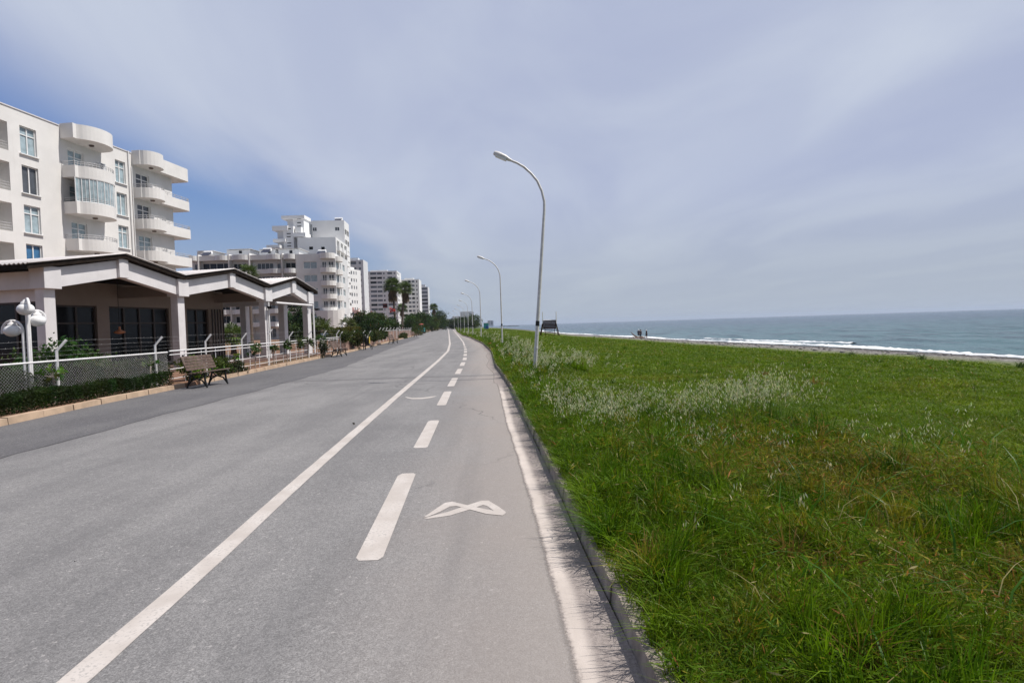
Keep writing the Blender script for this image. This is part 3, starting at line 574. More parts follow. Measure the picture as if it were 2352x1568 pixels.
# enclosed room with glazing, set back under the roof
FR = FP.shift(-3.2); gl = [(20.6, 24.1), (24.7, 28.1), (29.3, 30.9)]; q = MB(); hs = [(a, b, .35, 3.0, .2) for a, b in gl]
facade(q, FR, 19.9, 32.1, .0, 4.0, hs); q.quad(FR.p(32.1, 0, 0), FR.p(32.1, -5, 0), FR.p(32.1, -5, 4), FR.p(32.1, 0, 4)); q.quad(FR.p(19.9, 0, 0), FR.p(19.9, 0, 3.9), FR.p(19.9, -6, 3.9), FR.p(19.9, -6, 0)); q.build('wall', M['tan'], PV)
for a, b in gl: window(FR, a, b, .35, 3.0, PV, 'glass', .15, 3 if b - a > 2 else 1, .75, fr='dframe')
FS = sideframe(Frame(FP.p(19.6), FP.t[:2], FP.n[:2]), 9); q = MB(); q.fbox(FS, 0, 8.4, -.25, -.05, 2.95, ZV + .1); q.fbox(FS, 5.7, 5.95, -.25, -.05, 0, 2.95); q.build('wall', M['concrete'], PV)
window(FS, 1.0, 5.7, .3, 2.95, PV, 'glass', .15, 3, .7, fr='dframe'); window(FS, 5.95, 8.35, .3, 2.95, PV, 'glass', .15, 1, .7, fr='dframe')
for i in range(5): a = 31.0 + .22 * i; MB().fbox(FR, a, a + .05, .1, .16, .1, 3.0).build('post', M['dframe'], PV)
q = MB(); q.tube([FP.p(32.1, .16, 3.27), FP.p(35.9, .16, 3.22)], .07, 7); q.build('gutter_pipe', M['concrete'], PV)
q = MB(); q.tube([FP.p(36.25, .05, 0), FP.p(36.25, .05, 3.9)], .05, 6); q.build('downpipe', M['frame'], PV)
q = MB(); q.tube([FP.p(31.55, .05, 0), FP.p(31.55, .05, 3.3)], .05, 6); q.build('downpipe', M['frame'], PV)
q = MB(); q.prism([(19, -11), (19, .3), (37.2, .3), (37.2, -11)], -.2, .2, FP); struct(q.build('terrace_floor', M['tile']))
for s, d, lb in ((23.6, -1.6, 'amber hanging lamp on a long cord under the first pavilion gable'),):
    c = FP.p(s, d, 1.85); t = thing('hanging_lamp', lb, 'lamp', c); q = MB(); q.tube([c, (c[0], c[1], 4.2)], .012, 4); q.build('cord', M['black'], t); MB().lathe(c, [(.04, .2), (.05, .08), (.22, -.02), (.2, -.06), (.05, -.1), (.0, -.1)], 14).build('lamp_shade', M['orange'], t)
# floodlights on the pavilion columns
for s, lb in ((31.55, 'black floodlight on the third pavilion column'), (36.5, 'black floodlight on the last pavilion column')):
    c = FP.p(s, .1, 3.0); t = thing('floodlight', lb, 'floodlight', c); MB().fbox(FP, s - .11, s + .11, .06, .3, 2.92, 3.06).build('housing', M['black'], t); MB().fbox(FP, s - .03, s + .03, -.02, .06, 2.96, 3.1).build('bracket', M['black'], t)

# second apartment block with a row of balconies facing the camera ------
tB, nB = np.array((-.09, .996)), np.array((.996, .09)); K = dp(770, 600, 130)[:2]
FB = Frame(K, tB, nB); GB = sideframe(FB, 32); B = thing('apartment_building', 'long grey shaded apartment block with navy blinds seen above the second pavilion gable', 'building', (*K, 0))
ZB = [15.1, 12.1, 9.1, 6.1, 3.1, .15]; zt = 19.2
hs = []
for zf in ZB: hs += [(24.9, 27.9, zf + .75, zf + 2.35, .2), (29.0, 30.0, zf + .2, zf + 2.3, .2), (30.4, 31.6, zf + .2, zf + 2.3, .2)]
core = []
for zf in ZB: core += [(.5, 1.9, zf, zf + 2.5, .2), (2.3, 8.3, zf, zf + 2.6, .2), (9.0, 12.6, zf, zf + 2.4, .2), (14.2, 17.8, zf + .1, zf + 2.4, .2), (18.6, 20.0, zf, zf + 2.3, .2), (20.5, 22.8, zf, zf + 2.4, .2)]
q = MB(); GS = GB.shift(-1.6); facade(q, GS, 0, 23.2, 0, zt, core); facade(q, GB, 23.2, 32, 0, zt, hs); q.quad(GB.p(23.2, -1.6, 0), GB.p(23.2, 0, 0), GB.p(23.2, 0, zt), GB.p(23.2, -1.6, zt))
fb = []
for zf in ZB: fb += [(1.0, 3.6, zf + .9, zf + 2.4, .2), (4.6, 6.0, zf + .9, zf + 2.4, .2), (8, 10.5, zf + .9, zf + 2.4, .2)]
facade(q, FB, 0, 14, 0, zt, fb); q.quad(GB.p(0, 0, zt - .03), GB.p(32, 0, zt - .03), GB.p(32, -14, zt - .03), GB.p(0, -14, zt - .03)); q.quad(GB.p(0, -1.6, 0), GB.p(0, -14, 0), GB.p(0, -14, zt), GB.p(0, -1.6, zt)); q.quad(GB.p(0, -14, 0), GB.p(32, -14, 0), GB.p(32, -14, zt), GB.p(0, -14, zt)); q.build('wall', M['plaster2'], B)
for i, (a, b, c, d, e) in enumerate(core):
    pm = 'navy' if (abs(a - 2.3) < .1 and c > 14) else ('pane' if i % 6 in (0, 3, 4) else 'glass'); window(GS, a, b, c, d, B, pm, .15, 3 if b - a > 3 else 1)
for a, b, c, d, e in hs: window(GB, a, b, c, d, B, 'curtain' if b - a > 2 else 'pane', .15, 1)
for a, b, c, d, e in fb: window(FB, a, b, c, d, B, 'curtain', .15, 1)
def bulge(a, b, r, d0=0., k=9): c = (a + b) / 2; return [(c - (b - a) / 2 * math.cos(w), d0 + r * math.sin(w)) for w in np.linspace(0, math.pi, k)]
bays = [(.1, 1.9), (2.2, 8.5), (8.8, 12.9), (13.2, 20.0), (20.4, 23.1)]
for i, zf in enumerate([18.1] + ZB[:5]):
    for a, b in bays:
        r_ = 1.0; c = a + (b - a) * (.55 if b - a > 5 else .12); plan = [(a, -1.6), (a, 0)] + ([(c, 0)] if c > a + 1 else []) + bulge(max(c, a + .05), b, r_) + [(b, -1.6)]
        if i == 0: balcony(GB, plan, zf, B, m='plaster2', top=True, par=1.1)
        else: balcony(GB, plan, zf, B, m='plaster2', par=.9, rails=())
    pl = bulge(28.6, 32.0, 1.7); pl2 = bulge(.2, 4.0, 1.2)
    if i == 0: balcony(GB, pl, zf - .1, B, m='plaster', top=True, par=1.25); balcony(FB, pl2, zf - .6, B, m='plaster', top=True, par=1.1)
    else: balcony(GB, pl, zf - .1, B, m='plaster', par=.95, rails=(.2, .4)); balcony(FB, pl2, zf - .5, B, m='plaster', par=.95, rails=())
for s in (2.05, 8.65, 13.05, 20.2): MB().fbox(GB, s - .12, s + .12, -1.6, .25, 0, 19.5).build('fin', M['plaster'], B)
MB().prism(bulge(27.4, 33.4, 2.6), 0, 6.2, GB).build('rounded_base', M['plaster'], B)
def pxbox(u0, u1, v0, v1, y, dep, name, m, parent):
    a = dp(u0, v1, y); b = dp(u1, v0, y); return MB().box(a[0], b[0], y, y + dep, a[2], b[2]).build(name, M[m], parent)
for u0, u1, v0 in ((453, 487, 577), (521, 573, 573), (596, 632, 573), (640, 686, 572)):
    a = pxbox(u0, u1, v0, 586, 136, 6, 'penthouse', 'plaster2', B); pxbox(u0 - 2, u1 + 3, v0 - 2, v0 - .3, 135.5, 7, 'roof_slab', 'plaster', a)
    if u0 > 500: pxbox((u0 + u1) / 2 + 2, (u0 + u1) / 2 + 8, v0 + 3, 582, 135.9, .2, 'opening', 'glass', a)
def water_heater(u, v, y, label, r=.35, L=1.8):
    c = dp(u, v, y); t = thing('solar_water_heater', label, 'water heater', c - (0, 0, .9), group='tanks on the flat roofs'); q = MB(); q.tube([c - (L / 2, 0, 0), c + (L / 2, 0, 0)], r, 10); q.build('tank', M['far_white'], t)
    q = MB()
    for sx in (-.6, .6): q.tube([c + (sx, 0, -.9), c + (sx, 0, -.2)], .04, 4)
    q.build('stand', M['rail'], t); q = MB(); q.hexa([c + (-.9, -1.6, -.9), c + (.9, -1.6, -.9), c + (.9, -.2, -.1), c + (-.9, -.2, -.1)], [c + (-.9, -1.65, -.84), c + (.9, -1.65, -.84), c + (.9, -.25, -.04), c + (-.9, -.25, -.04)]); q.build('collector', M['navy'], t)
water_heater(614, 573, 131, 'white solar water tank on the roof left of the stair tower, tank nearest the palm'); water_heater(478, 580, 131, 'small solar water tank at the left end of the long block roof')
water_heater(740, 577, 134, 'solar water tank above the rounded corner balconies'); water_heater(778, 503, 168, 'solar water tank on the highest roof of the stepped tower', .4, 2.2)

# stepped tower --------------------------------------------------------
K = dp(773, 600, 150)[:2]; FC = Frame(K, tB, nB); CT = thing('tower_block', 'tall white stepped tower with cantilevered terraces behind the long grey block', 'building', (*K, 0))
fh = []
for i in range(8): zf = 1.6 + 3.05 * i; fh += [(1.2, 4.6, zf + 1, zf + 2.7, .9), (6.2, 9.4, zf + 1, zf + 2.7, .9), (11, 14.4, zf + 1, zf + 2.7, .9)]
g = body(CT, FC, 16, 9.8, 0, 26.2, fh, [(2.9, 3.9, 23.0, 23.8, .2), (6, 6.9, 22.1, 23.7, .2)], 'far_white')
window(g, 2.9, 3.9, 23.0, 23.8, CT, 'glass', .15, simple=True); window(g, 6, 6.9, 22.1, 23.7, CT, 'glass', .15, simple=True)
for a, b, c, d, e in fh: MB().fbox(FC, a - .3, b + .3, .0, .7, c - 1.15, c - .1).build('balcony', M['far_white'], CT); window(FC, a + .2, b - .2, c, d, CT, 'pane', .85, simple=True)
K2 = dp(794, 600, 165)[:2]; F2 = Frame(K2, tB, nB); fh = [(a, a + 2.6, 2 + 3.05 * i, 3.6 + 3.05 * i, .6) for i in range(10) for a in (.6, 3.8)]
g = body(CT, F2, 7, 11.4, 0, 33.4, fh, [(2.4, 3.6, 30.4, 31.5, .2), (8.7, 10, 30.4, 31.5, .2)], 'far_white')
window(g, 2.4, 3.6, 30.4, 31.5, CT, 'pane', .15, 1); window(g, 8.7, 10, 30.4, 31.5, CT, 'pane', .15, 1)
for a, b, c, d, e in fh: window(F2, a, b, c, d, CT, 'pane', .5, simple=True)
for u0, u1, v0, v1, y, dep, nm, m in ((677, 697, 496, 600, 152, 4, 'stair_tower', 'far_white'), (653, 673, 519, 600, 150, 4, 'stair_tower', 'far_white'), (646, 698.5, 494, 503, 151.6, 5, 'terrace_slab', 'far_white'), (625, 660, 518, 529.5, 149.6, 5, 'terrace_slab', 'far_white'),
                                      (627, 655, 548, 556, 149.4, 5, 'terrace_slab', 'far_white'), (612, 642, 562, 570, 148, 5, 'terrace_slab', 'far_white'), (664, 678, 503, 600, 153, 3, 'stair_tower', 'far_grey'), (640, 655, 529.5, 600, 151, 3, 'stair_tower', 'far_grey'),
                                      (673, 701, 534, 544, 149.6, 4, 'terrace_slab', 'far_white'), (678, 691, 521, 534, 150.6, 3, 'terrace_parapet', 'far_white'), (690, 708, 512, 546, 158, 3, 'glazed_stair', 'pane'), (640, 694, 545, 600, 155, 5, 'wall', 'far_white')):
    pxbox(u0, u1, v0, v1, y, dep, nm, m, CT)
for u, v in ((687, 502), (687, 511.5), (687, 519.5)): pxbox(u - 4.5, u + 4.5, v - 1, v + 1, 151.9, .2, 'slot_window', 'glass', CT)
for u, v in ((663, 525.5), (663, 536.5), (663, 543.5), (664, 558), (664, 565)): pxbox(u - 4.5, u + 4.5, v - 1, v + 1, 149.9, .2, 'slot_window', 'glass', CT)
pxbox(689, 694, 562, 573, 149.5, .2, 'slot_window', 'glass', CT)

# farther blocks -------------------------------------------------------
def farblock(name, label, u1, y, t, L, D, z1, cols, floors, h0=3.0, m='far_white', pm='far_pane', fc=(), front_m=None):
    t = np.array(t) / np.linalg.norm(t); nn = np.array((t[1], -t[0])); K = dp(u1, 700, y)[:2]; f = Frame(K, t, nn); r = thing(name, label, 'building', (*K, 0)); sh = []; fh = []
    for i in range(floors):
        zf = z1 - 3.2 - h0 * i
        if zf < .3: break
        sh += [(a, b, zf + lo, zf + hi, .9 if b - a > 2.4 else .25) for a, b, lo, hi in cols]; fh += [(a, b, zf + lo, zf + hi, .25) for a, b, lo, hi in fc]
    g = body(r, f, L, D, 0, z1, fh, sh, m)
    for a, b, c, d, e in sh:
        window(g, a, b, c, d, r, random.choice((pm, pm, pm, 'glass')), e - .08, simple=True)
    for a, b, c, d, e in fh: window(f, a, b, c, d, r, pm, .17, simple=True)
    q = MB()
    s = random.uniform(0, max(1, L - 5)); q.fbox(f, s, s + 4.2, -D * .8, -D * .3, z1, z1 + random.uniform(.8, 1.8))
    q.build('rooftop_hut', M[m], r); return r, f, g
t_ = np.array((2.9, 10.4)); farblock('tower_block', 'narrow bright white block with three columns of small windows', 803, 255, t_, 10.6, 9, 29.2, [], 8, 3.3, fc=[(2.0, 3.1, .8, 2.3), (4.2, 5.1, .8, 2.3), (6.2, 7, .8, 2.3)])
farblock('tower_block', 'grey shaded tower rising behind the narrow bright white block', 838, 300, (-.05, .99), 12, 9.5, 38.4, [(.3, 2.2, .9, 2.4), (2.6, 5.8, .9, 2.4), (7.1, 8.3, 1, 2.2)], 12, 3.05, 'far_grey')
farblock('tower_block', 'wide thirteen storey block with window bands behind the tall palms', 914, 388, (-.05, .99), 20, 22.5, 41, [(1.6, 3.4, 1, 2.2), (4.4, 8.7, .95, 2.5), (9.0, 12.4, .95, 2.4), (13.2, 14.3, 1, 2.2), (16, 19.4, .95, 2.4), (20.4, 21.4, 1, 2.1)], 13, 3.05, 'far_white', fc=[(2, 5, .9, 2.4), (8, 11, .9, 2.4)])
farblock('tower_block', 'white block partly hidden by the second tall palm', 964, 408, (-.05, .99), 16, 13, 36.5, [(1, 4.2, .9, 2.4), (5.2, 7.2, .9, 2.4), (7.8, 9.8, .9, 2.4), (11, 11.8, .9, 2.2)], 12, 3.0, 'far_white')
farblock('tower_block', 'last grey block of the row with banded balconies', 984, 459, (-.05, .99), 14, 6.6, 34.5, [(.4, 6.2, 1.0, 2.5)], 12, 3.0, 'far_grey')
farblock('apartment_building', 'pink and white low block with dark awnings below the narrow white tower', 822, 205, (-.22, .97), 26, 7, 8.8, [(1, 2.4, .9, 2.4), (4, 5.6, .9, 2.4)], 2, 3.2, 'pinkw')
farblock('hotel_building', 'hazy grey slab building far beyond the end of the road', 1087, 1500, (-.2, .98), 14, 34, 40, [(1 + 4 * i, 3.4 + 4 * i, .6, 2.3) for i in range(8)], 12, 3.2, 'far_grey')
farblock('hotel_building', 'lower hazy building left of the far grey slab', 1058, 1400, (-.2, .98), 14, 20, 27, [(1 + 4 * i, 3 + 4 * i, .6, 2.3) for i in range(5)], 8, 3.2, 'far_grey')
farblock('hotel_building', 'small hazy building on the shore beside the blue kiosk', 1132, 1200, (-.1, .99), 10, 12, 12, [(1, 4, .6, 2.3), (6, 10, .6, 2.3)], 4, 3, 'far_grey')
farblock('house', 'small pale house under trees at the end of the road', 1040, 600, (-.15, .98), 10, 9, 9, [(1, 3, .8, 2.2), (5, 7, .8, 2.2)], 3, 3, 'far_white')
farblock('house', 'low lilac house beside the last seaside trees', 1106, 420, (-.1, .99), 8, 9, 4.2, [(1, 3, .8, 2.2), (5, 7.5, .8, 2.2)], 1, 3, 'far_grey')
c = dp(1117, 750, 330); t = thing('beach_kiosk', 'blue and green beach kiosk on the grass near the shore', 'kiosk', (c[0], 330, 0)); MB().box(c[0] - 1.5, c[0] + 1.3, 329, 331.5, -.4, 3).build('hut', M['teal'], t); MB().box(c[0] - .3, c[0] + 1.35, 328.7, 328.98, -.4, 1.5).build('counter', M['blue'], t); MB().box(c[0] - 1.8, c[0] + 1.6, 328.4, 331.8, 3, 3.2).build('roof', M['far_grey'], t)
q = MB()
for i in range(70):
    f = i / 69; a = gp(1150 + 48 * f, 750, -2.1); c = (a[0] + random.uniform(-1, 1), 1374 + random.uniform(-6, 6)); r_ = random.uniform(1.0, 2.2); hgt = random.uniform(.7, 1.9)
    q.prism([(c[0] + r_ * math.cos(w), c[1] + r_ * math.sin(w)) for w in np.sort(rng.random(6) * 6.28)], -2.6, -2.1 + hgt)
tag(q.build('breakwater', M['rock']), 'low rock breakwater reaching into the sea at the horizon', 'breakwater')
# ------------------------------------------------------------------ fence
FX = line([(-11.0, 5), (-11.0, 10), (-10.85, 14), (-10.72, 17), (-10.78, 20), (-11.05, 24), (-11.4, 29), (-12.3, 41)])
cf = thing('chain_link_fence', 'white chain link fence with angled posts and barbed wire beside the clipped hedge', 'fence', (float(FX(12)), 12, .05))
def angled_post(y, t, h=1.33, z0=.0, r=.033):
    x = float(FX(y)); q = MB(); q.tube([(x, y, z0), (x, y, z0 + h), (x + .17, y + .1, z0 + h + .25)], r, 7); return q.build('fence_post', M['wpaint'], t)
for y in (7.0, 10.2, 13.5, 17.0): angled_post(y, cf)
yy = np.linspace(6, 17.6, 20)
q = MB(); q.tube([(FX(y), y, 1.09) for y in yy], .024, 6); q.build('top_rail', M['wpaint'], cf)
q = MB(); sp_ = .075; H0, H1 = .1, 1.13; hh = H1 - H0
for i in range(int((17.6 - 6 + hh) / sp_)):
    for sg in (1, -1):
        y0 = 6 - (hh if sg > 0 else 0) + i * sp_; z0, z1 = H0, H1; ya, yb = y0, y0 + sg * hh
        if sg < 0: ya, yb = y0, y0 - hh
        pts = []
        for f in (0, 1):
            y_ = ya + (yb - ya) * f; z_ = z0 + hh * f; pts.append([y_, z_])
        lo, hi = 6, 17.6
        (y_a, z_a), (y_b, z_b) = pts; sl = (z_b - z_a) / (y_b - y_a)
        for P in pts:
            if P[0] < lo: P[1] += (lo - P[0]) * sl; P[0] = lo
            if P[0] > hi: P[1] += (hi - P[0]) * sl; P[0] = hi
        if abs(pts[0][0] - pts[1][0]) < .03: continue
        q.tube([(FX(a) + .03 * sg * .2, a, b) for a, b in pts],   .0011, 3, cap=False, smooth=False)
q.build('chain_link', M['rail'], cf)
def wires(t, ya, yb, offs):
    q = MB()
    for ox, z in offs:
        pts = [(FX(y) + ox, y, z - .012 * math.sin((y - ya) * 1.9) ** 2) for y in np.linspace(ya, yb, 26)]; q.tube(pts, .0013, 3, cap=False)
        for y in np.arange(ya + .1, yb, .3): x = float(FX(y)) + ox; q.tube([(x, y - .012, z - .014), (x, y + .012, z + .014)], .0011, 3, cap=False)
    q.build('barbed_wire', M['galv'], t)
wires(cf, 6, 18.2, ((.0, 1.22), (.02, 1.33), (.09, 1.44), (.16, 1.57)))
rf = thing('railing_fence', 'white double rail fence with angled posts in front of the pavilion columns', 'fence', (float(FX(26)), 26, .05))
for y in (19.9, 23, 26, 29, 32.4, 35.8, 39.4): angled_post(y, rf, 1.36 if y != 26 else 1.5)
yy = np.linspace(17.7, 40, 30)
for z, r_ in ((1.12, .024), (1.0, .016), (.55, .014), (.25, .012)): q = MB(); q.tube([(FX(y), y, z) for y in yy], r_, 5); q.build('rail', M['wpaint'], rf)
for y in np.arange(18.6, 39, 1.05): x = float(FX(y)); q = MB(); q.tube([(x - .03, y, .02), (x - .03, y, 1.1)], .013, 5); q.build('baluster', M['wpaint'], rf)
wires(rf, 18.3, 39.6, ((.0, 1.24), (.06, 1.38), (.16, 1.6)))
# reed screen farther along
SX = line([(-12.3, 39.5), (-13.0, 50), (-15.7, 70), (-19.9, 110), (-24.8, 150)])
def screen(label, y0, y1, m, hgt, slats=True):
    t = thing('reed_fence', label, 'fence', (float(SX((y0 + y1) / 2)), (y0 + y1) / 2, 0)); q = MB(); y = y0
    while y < y1:
        w = random.uniform(.07, .16); x0, x1 = float(SX(y)), float(SX(y + w)); h = hgt + random.uniform(-.06, .05); o = random.uniform(-.015, .015)
        q.hexa([(x0 - .02 + o, y, 0), (x0 + .02 + o, y, 0), (x1 + .02 + o, y + w, 0), (x1 - .02 + o, y + w, 0)], [(x0 - .02 + o, y, h), (x0 + .02 + o, y, h), (x1 + .02 + o, y + w, h), (x1 - .02 + o, y + w, h)]); y += w + random.choice((.01, .01, .05))
    q.build('slats', M[m], t); q = MB(); q.tube([(SX(y), y, hgt + .1) for y in np.linspace(y0, y1, 12)], .03, 5); q.build('top_rail', M['wpaint'], t)
    for y in np.arange(y0 + .4, y1, 4.2): x = float(SX(y)) + .06; q = MB(); q.tube([(x, y, 0), (x, y, hgt + .28), (x + .17, y + .1, hgt + .5)], .04, 6); q.build('fence_post', M['wpaint'], t)
screen('brown reed fence behind shrubs from the second bench to the litter bin', 40.2, 62, 'slat', 1.0); screen('pinkish reed fence beside the third bench', 62.4, 84, 'slat', 1.25); screen('far reed fence leading to the turquoise cart', 84.5, 118, 'slat', 1.2)

# ------------------------------------------------------------------ hedge, shrubs, little trees by the fence
hedge('hedge', 'low dark clipped hedge between the sandstone kerb and chain link fence', [(-10.35, 6.5), (-10.45, 10.5), (-10.62, 14.2), (-10.62, 17.2)], .62, .08, .42, (.024, .042, .012), 3000, .028)
hedge('hedge', 'unkempt dull hedge standing behind the chain link fence', [(-11.5, 7), (-11.5, 11), (-11.35, 15), (-11.25, 18)], .7, .08, .78, (.035, .048, .018), 2200, .035)
bush('shrub', 'large rounded glossy shrub behind the chain link fence under the first column', (-12.6, 15.6, .1), (1.15, 1.1, .8), (.035, .075, .018), 60, 70, .055)
bush('shrub', 'sparse yellowish shrub behind the fence under the pavilion glazing', (-11.9, 16.0, .1), (.75, .8, .62), (.06, .085, .02), 35, 45, .04); bush('shrub', 'dark low shrub behind the fence nearest the globe lamp', (-12.2, 13.0, .1), (.9, 1.0, .45), (.03, .045, .018), 40, 45, .045)
bush('shrub', 'dull green shrub behind the chain link fence beside the near bench', (-11.6, 17.8, .1), (.5, 1.1, .45), (.04, .06, .02), 35, 45, .04); bush('shrub', 'bright leafy plant just behind the back of the near bench', (-10.75, 18.9, .1), (.42, .45, .42), (.085, .13, .02), 26, 34, .06)
bush('shrub', 'yellow green leafy bush right of the near bench', (-10.6, 20.4, .1), (.35, .55, .40), (.07, .11, .025), 26, 36, .055); bush('shrub', 'low grey green bush beside the fence post right of the near bench', (-10.65, 21.7, .1), (.3, .7, .28), (.04, .055, .025), 26, 40, .045)
def sapling(u, y, h, rad, label, col=(.05, .075, .03), lean=0, nclump=16, per=26, leaf=.05):
    x = float(KL(y)) - random.uniform(.28, .4); x = dp(u, 800, y)[0] if u else x
    return tree('sapling', label, 'small tree', (x, y, .08), h, (rad, rad, rad * .85), col, nclump, per, leaf, .022, 4, group='little trees along the fence', bark='pbark', cz=h - rad * .8)
sapling(118, 13.1, .92, .28, 'thin bare stemmed sapling in front of the chain link fence left of the first post', (.07, .12, .02), nclump=8, per=14); sapling(344, 16.8, .95, .22, 'thin sapling growing out of the hedge before the second fence post', (.06, .1, .02), nclump=7, per=14)
sapling(540, 22.2, .75, .16, 'tiny sapling with few leaves right of the near bench', (.09, .14, .03), nclump=6, per=12, leaf=.06)
for u, y, h, rd, lb in ((584, 24.2, 1.12, .34, 'loose leafed small tree, widest before the third pavilion column'), (628, 26.6, .95, .24, 'small round tree directly at the foot of the third pavilion column'), (659, 28.2, 1.1, .3, 'pale topped small tree between the third and last pavilion columns'), (686, 30.6, 1.3, .37, 'tallest clipped small tree before the last pavilion column'), (707, 32.2, 1.2, .33, 'dark clipped small tree right of the last pavilion column'), (737, 34, 1.28, .36, 'small tree just left of the second bench')): sapling(u, y, h, rd, lb)
bush('shrub', 'dark upright bush among the clipped small trees', (-11.1, 33.4, .1), (.3, .5, .5), (.04, .05, .03), 20, 36, .05)
for i, (u, y, r_, z, lb) in enumerate(((780, 41.5, (.9, 1.6, .55), .75, 'dark hanging shrub topping the fence above the second bench'), (822, 45, (.6, 1.4, .75), .3, 'tall grassy shrub on the reed fence left of the litter bin'), (862, 52, (.5, 2.2, .55), .55, 'creeper trailing over the reed fence right of the litter bin'), (880, 57, (.5, 1.8, .4), .7, 'thin creeper trailing over the reed fence before the third bench'), (926, 88, (.6, 3., .5), .0, 'low weeds at the foot of the far reed fence'), (962, 118, (1.6, 3., 1.3), .0, 'yellow green bush beside the turquoise cart'))):
    p_ = dp(u, 790, y); bush('shrub', lb, (p_[0], y, z), r_, (.05, .065, .022), 40, 40, .09)
# bushes, trees and palms on the left
def at(u, y): p_ = dp(u, 760, y); return (p_[0], y, 0.)
palm('palm_tree', 'small bushy palm seen through the second pavilion bay', at(535, 43), 2.7, 1.6, 30, skirt=0, tr=.22); palm('palm_tree', 'palm whose crown shows just above the second pavilion gable', at(577, 62), 9.4, 1.5, 34, skirt=8, tr=.2); palm('palm_tree', 'shorter palm crown at the right slope of the second pavilion roof', at(603, 66), 8.0, 1.2, 26, skirt=6, tr=.18)
palm('palm_tree', 'low young palm right of the last pavilion column', at(738, 52), 3.0, 1.7, 28, skirt=0, tr=.25, col=(.07, .095, .02)); palm('palm_tree', 'low young palm left of the dark bougainvillea mass', at(800, 84), 3.8, 1.9, 28, skirt=0, tr=.25, col=(.07, .09, .02))
palm('palm_tree', 'tallest fan palm standing by the red flag', at(909, 116), 12.4, 2.6, 48, (-.4, .3), 30, .26); palm('palm_tree', 'second tall fan palm with brown skirt right of the tallest palm', at(923, 123), 12.2, 2.4, 44, (1.0, .2), 36, .26); palm('palm_tree', 'short fan palm between the trunks of the two tall palms', at(925, 150), 8.6, 2.0, 44, (0, 0), 10, .2)
palm('palm_tree', 'lone distant fan palm at the end of the block row', at(998, 250), 12.6, 2.7, 44, (0, 0), 10, .25); palm('palm_tree', 'small distant palm before the last grey block', at(962, 205), 6.8, 2.2, 36, (0, 0), 8, .2)
hd = at(772, 62); hedge('hedge', 'tall clipped yellowish hedge beyond the last pavilion column', [(hd[0] - 2.0, 61), (hd[0] + .2, 62), (hd[0] + 1.0, 66)], 1.6, .9, 1.0, (.09, .085, .02), 1400, .07)
G1 = (.036, .056, .016)
for u, y, h, rad, cn, lb, fl in ((866, 100, 4.6, (3.5, 3.6, 2.2), G1, 'big dark rounded tree with orange flowers below the wide block', ((.35, .1, .03), .012)), (838, 92, 4.2, (2.8, 3, 2.1), (.022, .036, .013), 'dark bushy tree at the left end of the bougainvillea mass', ((.4, .12, .03), .02)), (882, 112, 4.2, (3.2, 3, 2.3), (.035, .05, .015), 'dark tree just left of the black sign post', None), (846, 80, 2.4, (2.2, 2.4, 1.2), (.02, .032, .012), 'low black green bush mass behind the fence below the orange flowers', ((.3, .1, .03), .01)),
                                 (958, 170, 6.2, (4.4, 4.6, 3.1), (.03, .052, .014), 'wide dark tree in front of the last white block', None), (942, 150, 5.0, (2.4, 3, 2.4), (.03, .05, .016), 'round tree at the foot of the second tall palm', None), (978, 195, 6.4, (4.4, 4, 3.2), (.04, .062, .018), 'mid green tree below the lone distant palm', None), (1006, 270, 9.8, (5.4, 5, 4.8), (.032, .05, .018), 'tall rounded tree left of the dark van', None), (1013, 330, 9.2, (4.5, 5, 4.4), (.035, .05, .02), 'rounded tree right behind the dark van', None), (992, 225, 6.2, (4, 4, 3), (.05, .07, .02), 'light green tree by the kerb before the dark van', None),
                                 (1042, 380, 7.4, (5.5, 5, 3.8), (.04, .05, .02), 'brownish tree right of the road end', None), (1062, 350, 7.8, (6, 5, 3.9), (.035, .05, .015), 'dark broad tree behind the distant lamp posts', None), (1086, 340, 8.6, (5.5, 5, 4.4), (.045, .065, .015), 'tallest seaside tree right of the distant lamp posts', None), (722, 58, 3.2, (1.2, 1.2, 1.3), (.03, .045, .02), 'shadowy tree between the last pavilion columns', None), (690, 52, 3.6, (1.5, 1.5, 1.5), (.035, .055, .025), 'grey green tree seen past the third pavilion column', None)):
    tree('tree', lb, 'tree', at(u, y), h, rad, cn, 70, 60, .045 * rad[0] + .07, .18, 5, flowers=fl)

# ------------------------------------------------------------------ lamps
lamp = thing('street_lamp', 'white curved street lamp nearest the camera, leaning right among wild oats', 'street lamp', (0, 0, 0), group='curved lamps along the seaside verge')
arc = [(0, 5.0), (-.015, 5.26), (-.107, 5.567), (-.26, 5.858), (-.46, 6.07), (-.675, 6.24), (-.89, 6.35), (-1.10, 6.42)]
q = MB(); q.tube([(0, 0, -.3), (0, 0, 1.8), (0, 0, 4.0)] + [(a, 0, b) for a, b in arc], [.06, .056, .048, .042, .04, .039, .038, .037, .036, .035, .034], 10); q.build('pole', M['galv'], lamp, world=False)
q = MB(); q.tube([(-1.06, 0, 6.41), (-1.13, 0, 6.435), (-1.25, 0, 6.49), (-1.45, 0, 6.565), (-1.57, 0, 6.60), (-1.6, 0, 6.61)], [.037, .05, .078, .085, .07, .05], 10); hd_ = q.build('lamp_head', M['galv'], lamp, world=False)
q = MB(); q.hexa([(-1.55, -.07, 6.50), (-1.22, -.07, 6.385), (-1.22, .07, 6.385), (-1.55, .07, 6.50)], [(-1.55, -.07, 6.56), (-1.22, -.07, 6.46), (-1.22, .07, 6.46), (-1.55, .07, 6.56)]); q.build('lens', M['globe'], hd_, world=False)
q = MB(); q.tube([(0, 0, 1.55), (0, 0, 1.70)], .061, 10); q.build('tape_band', M['black'], lamp, world=False)
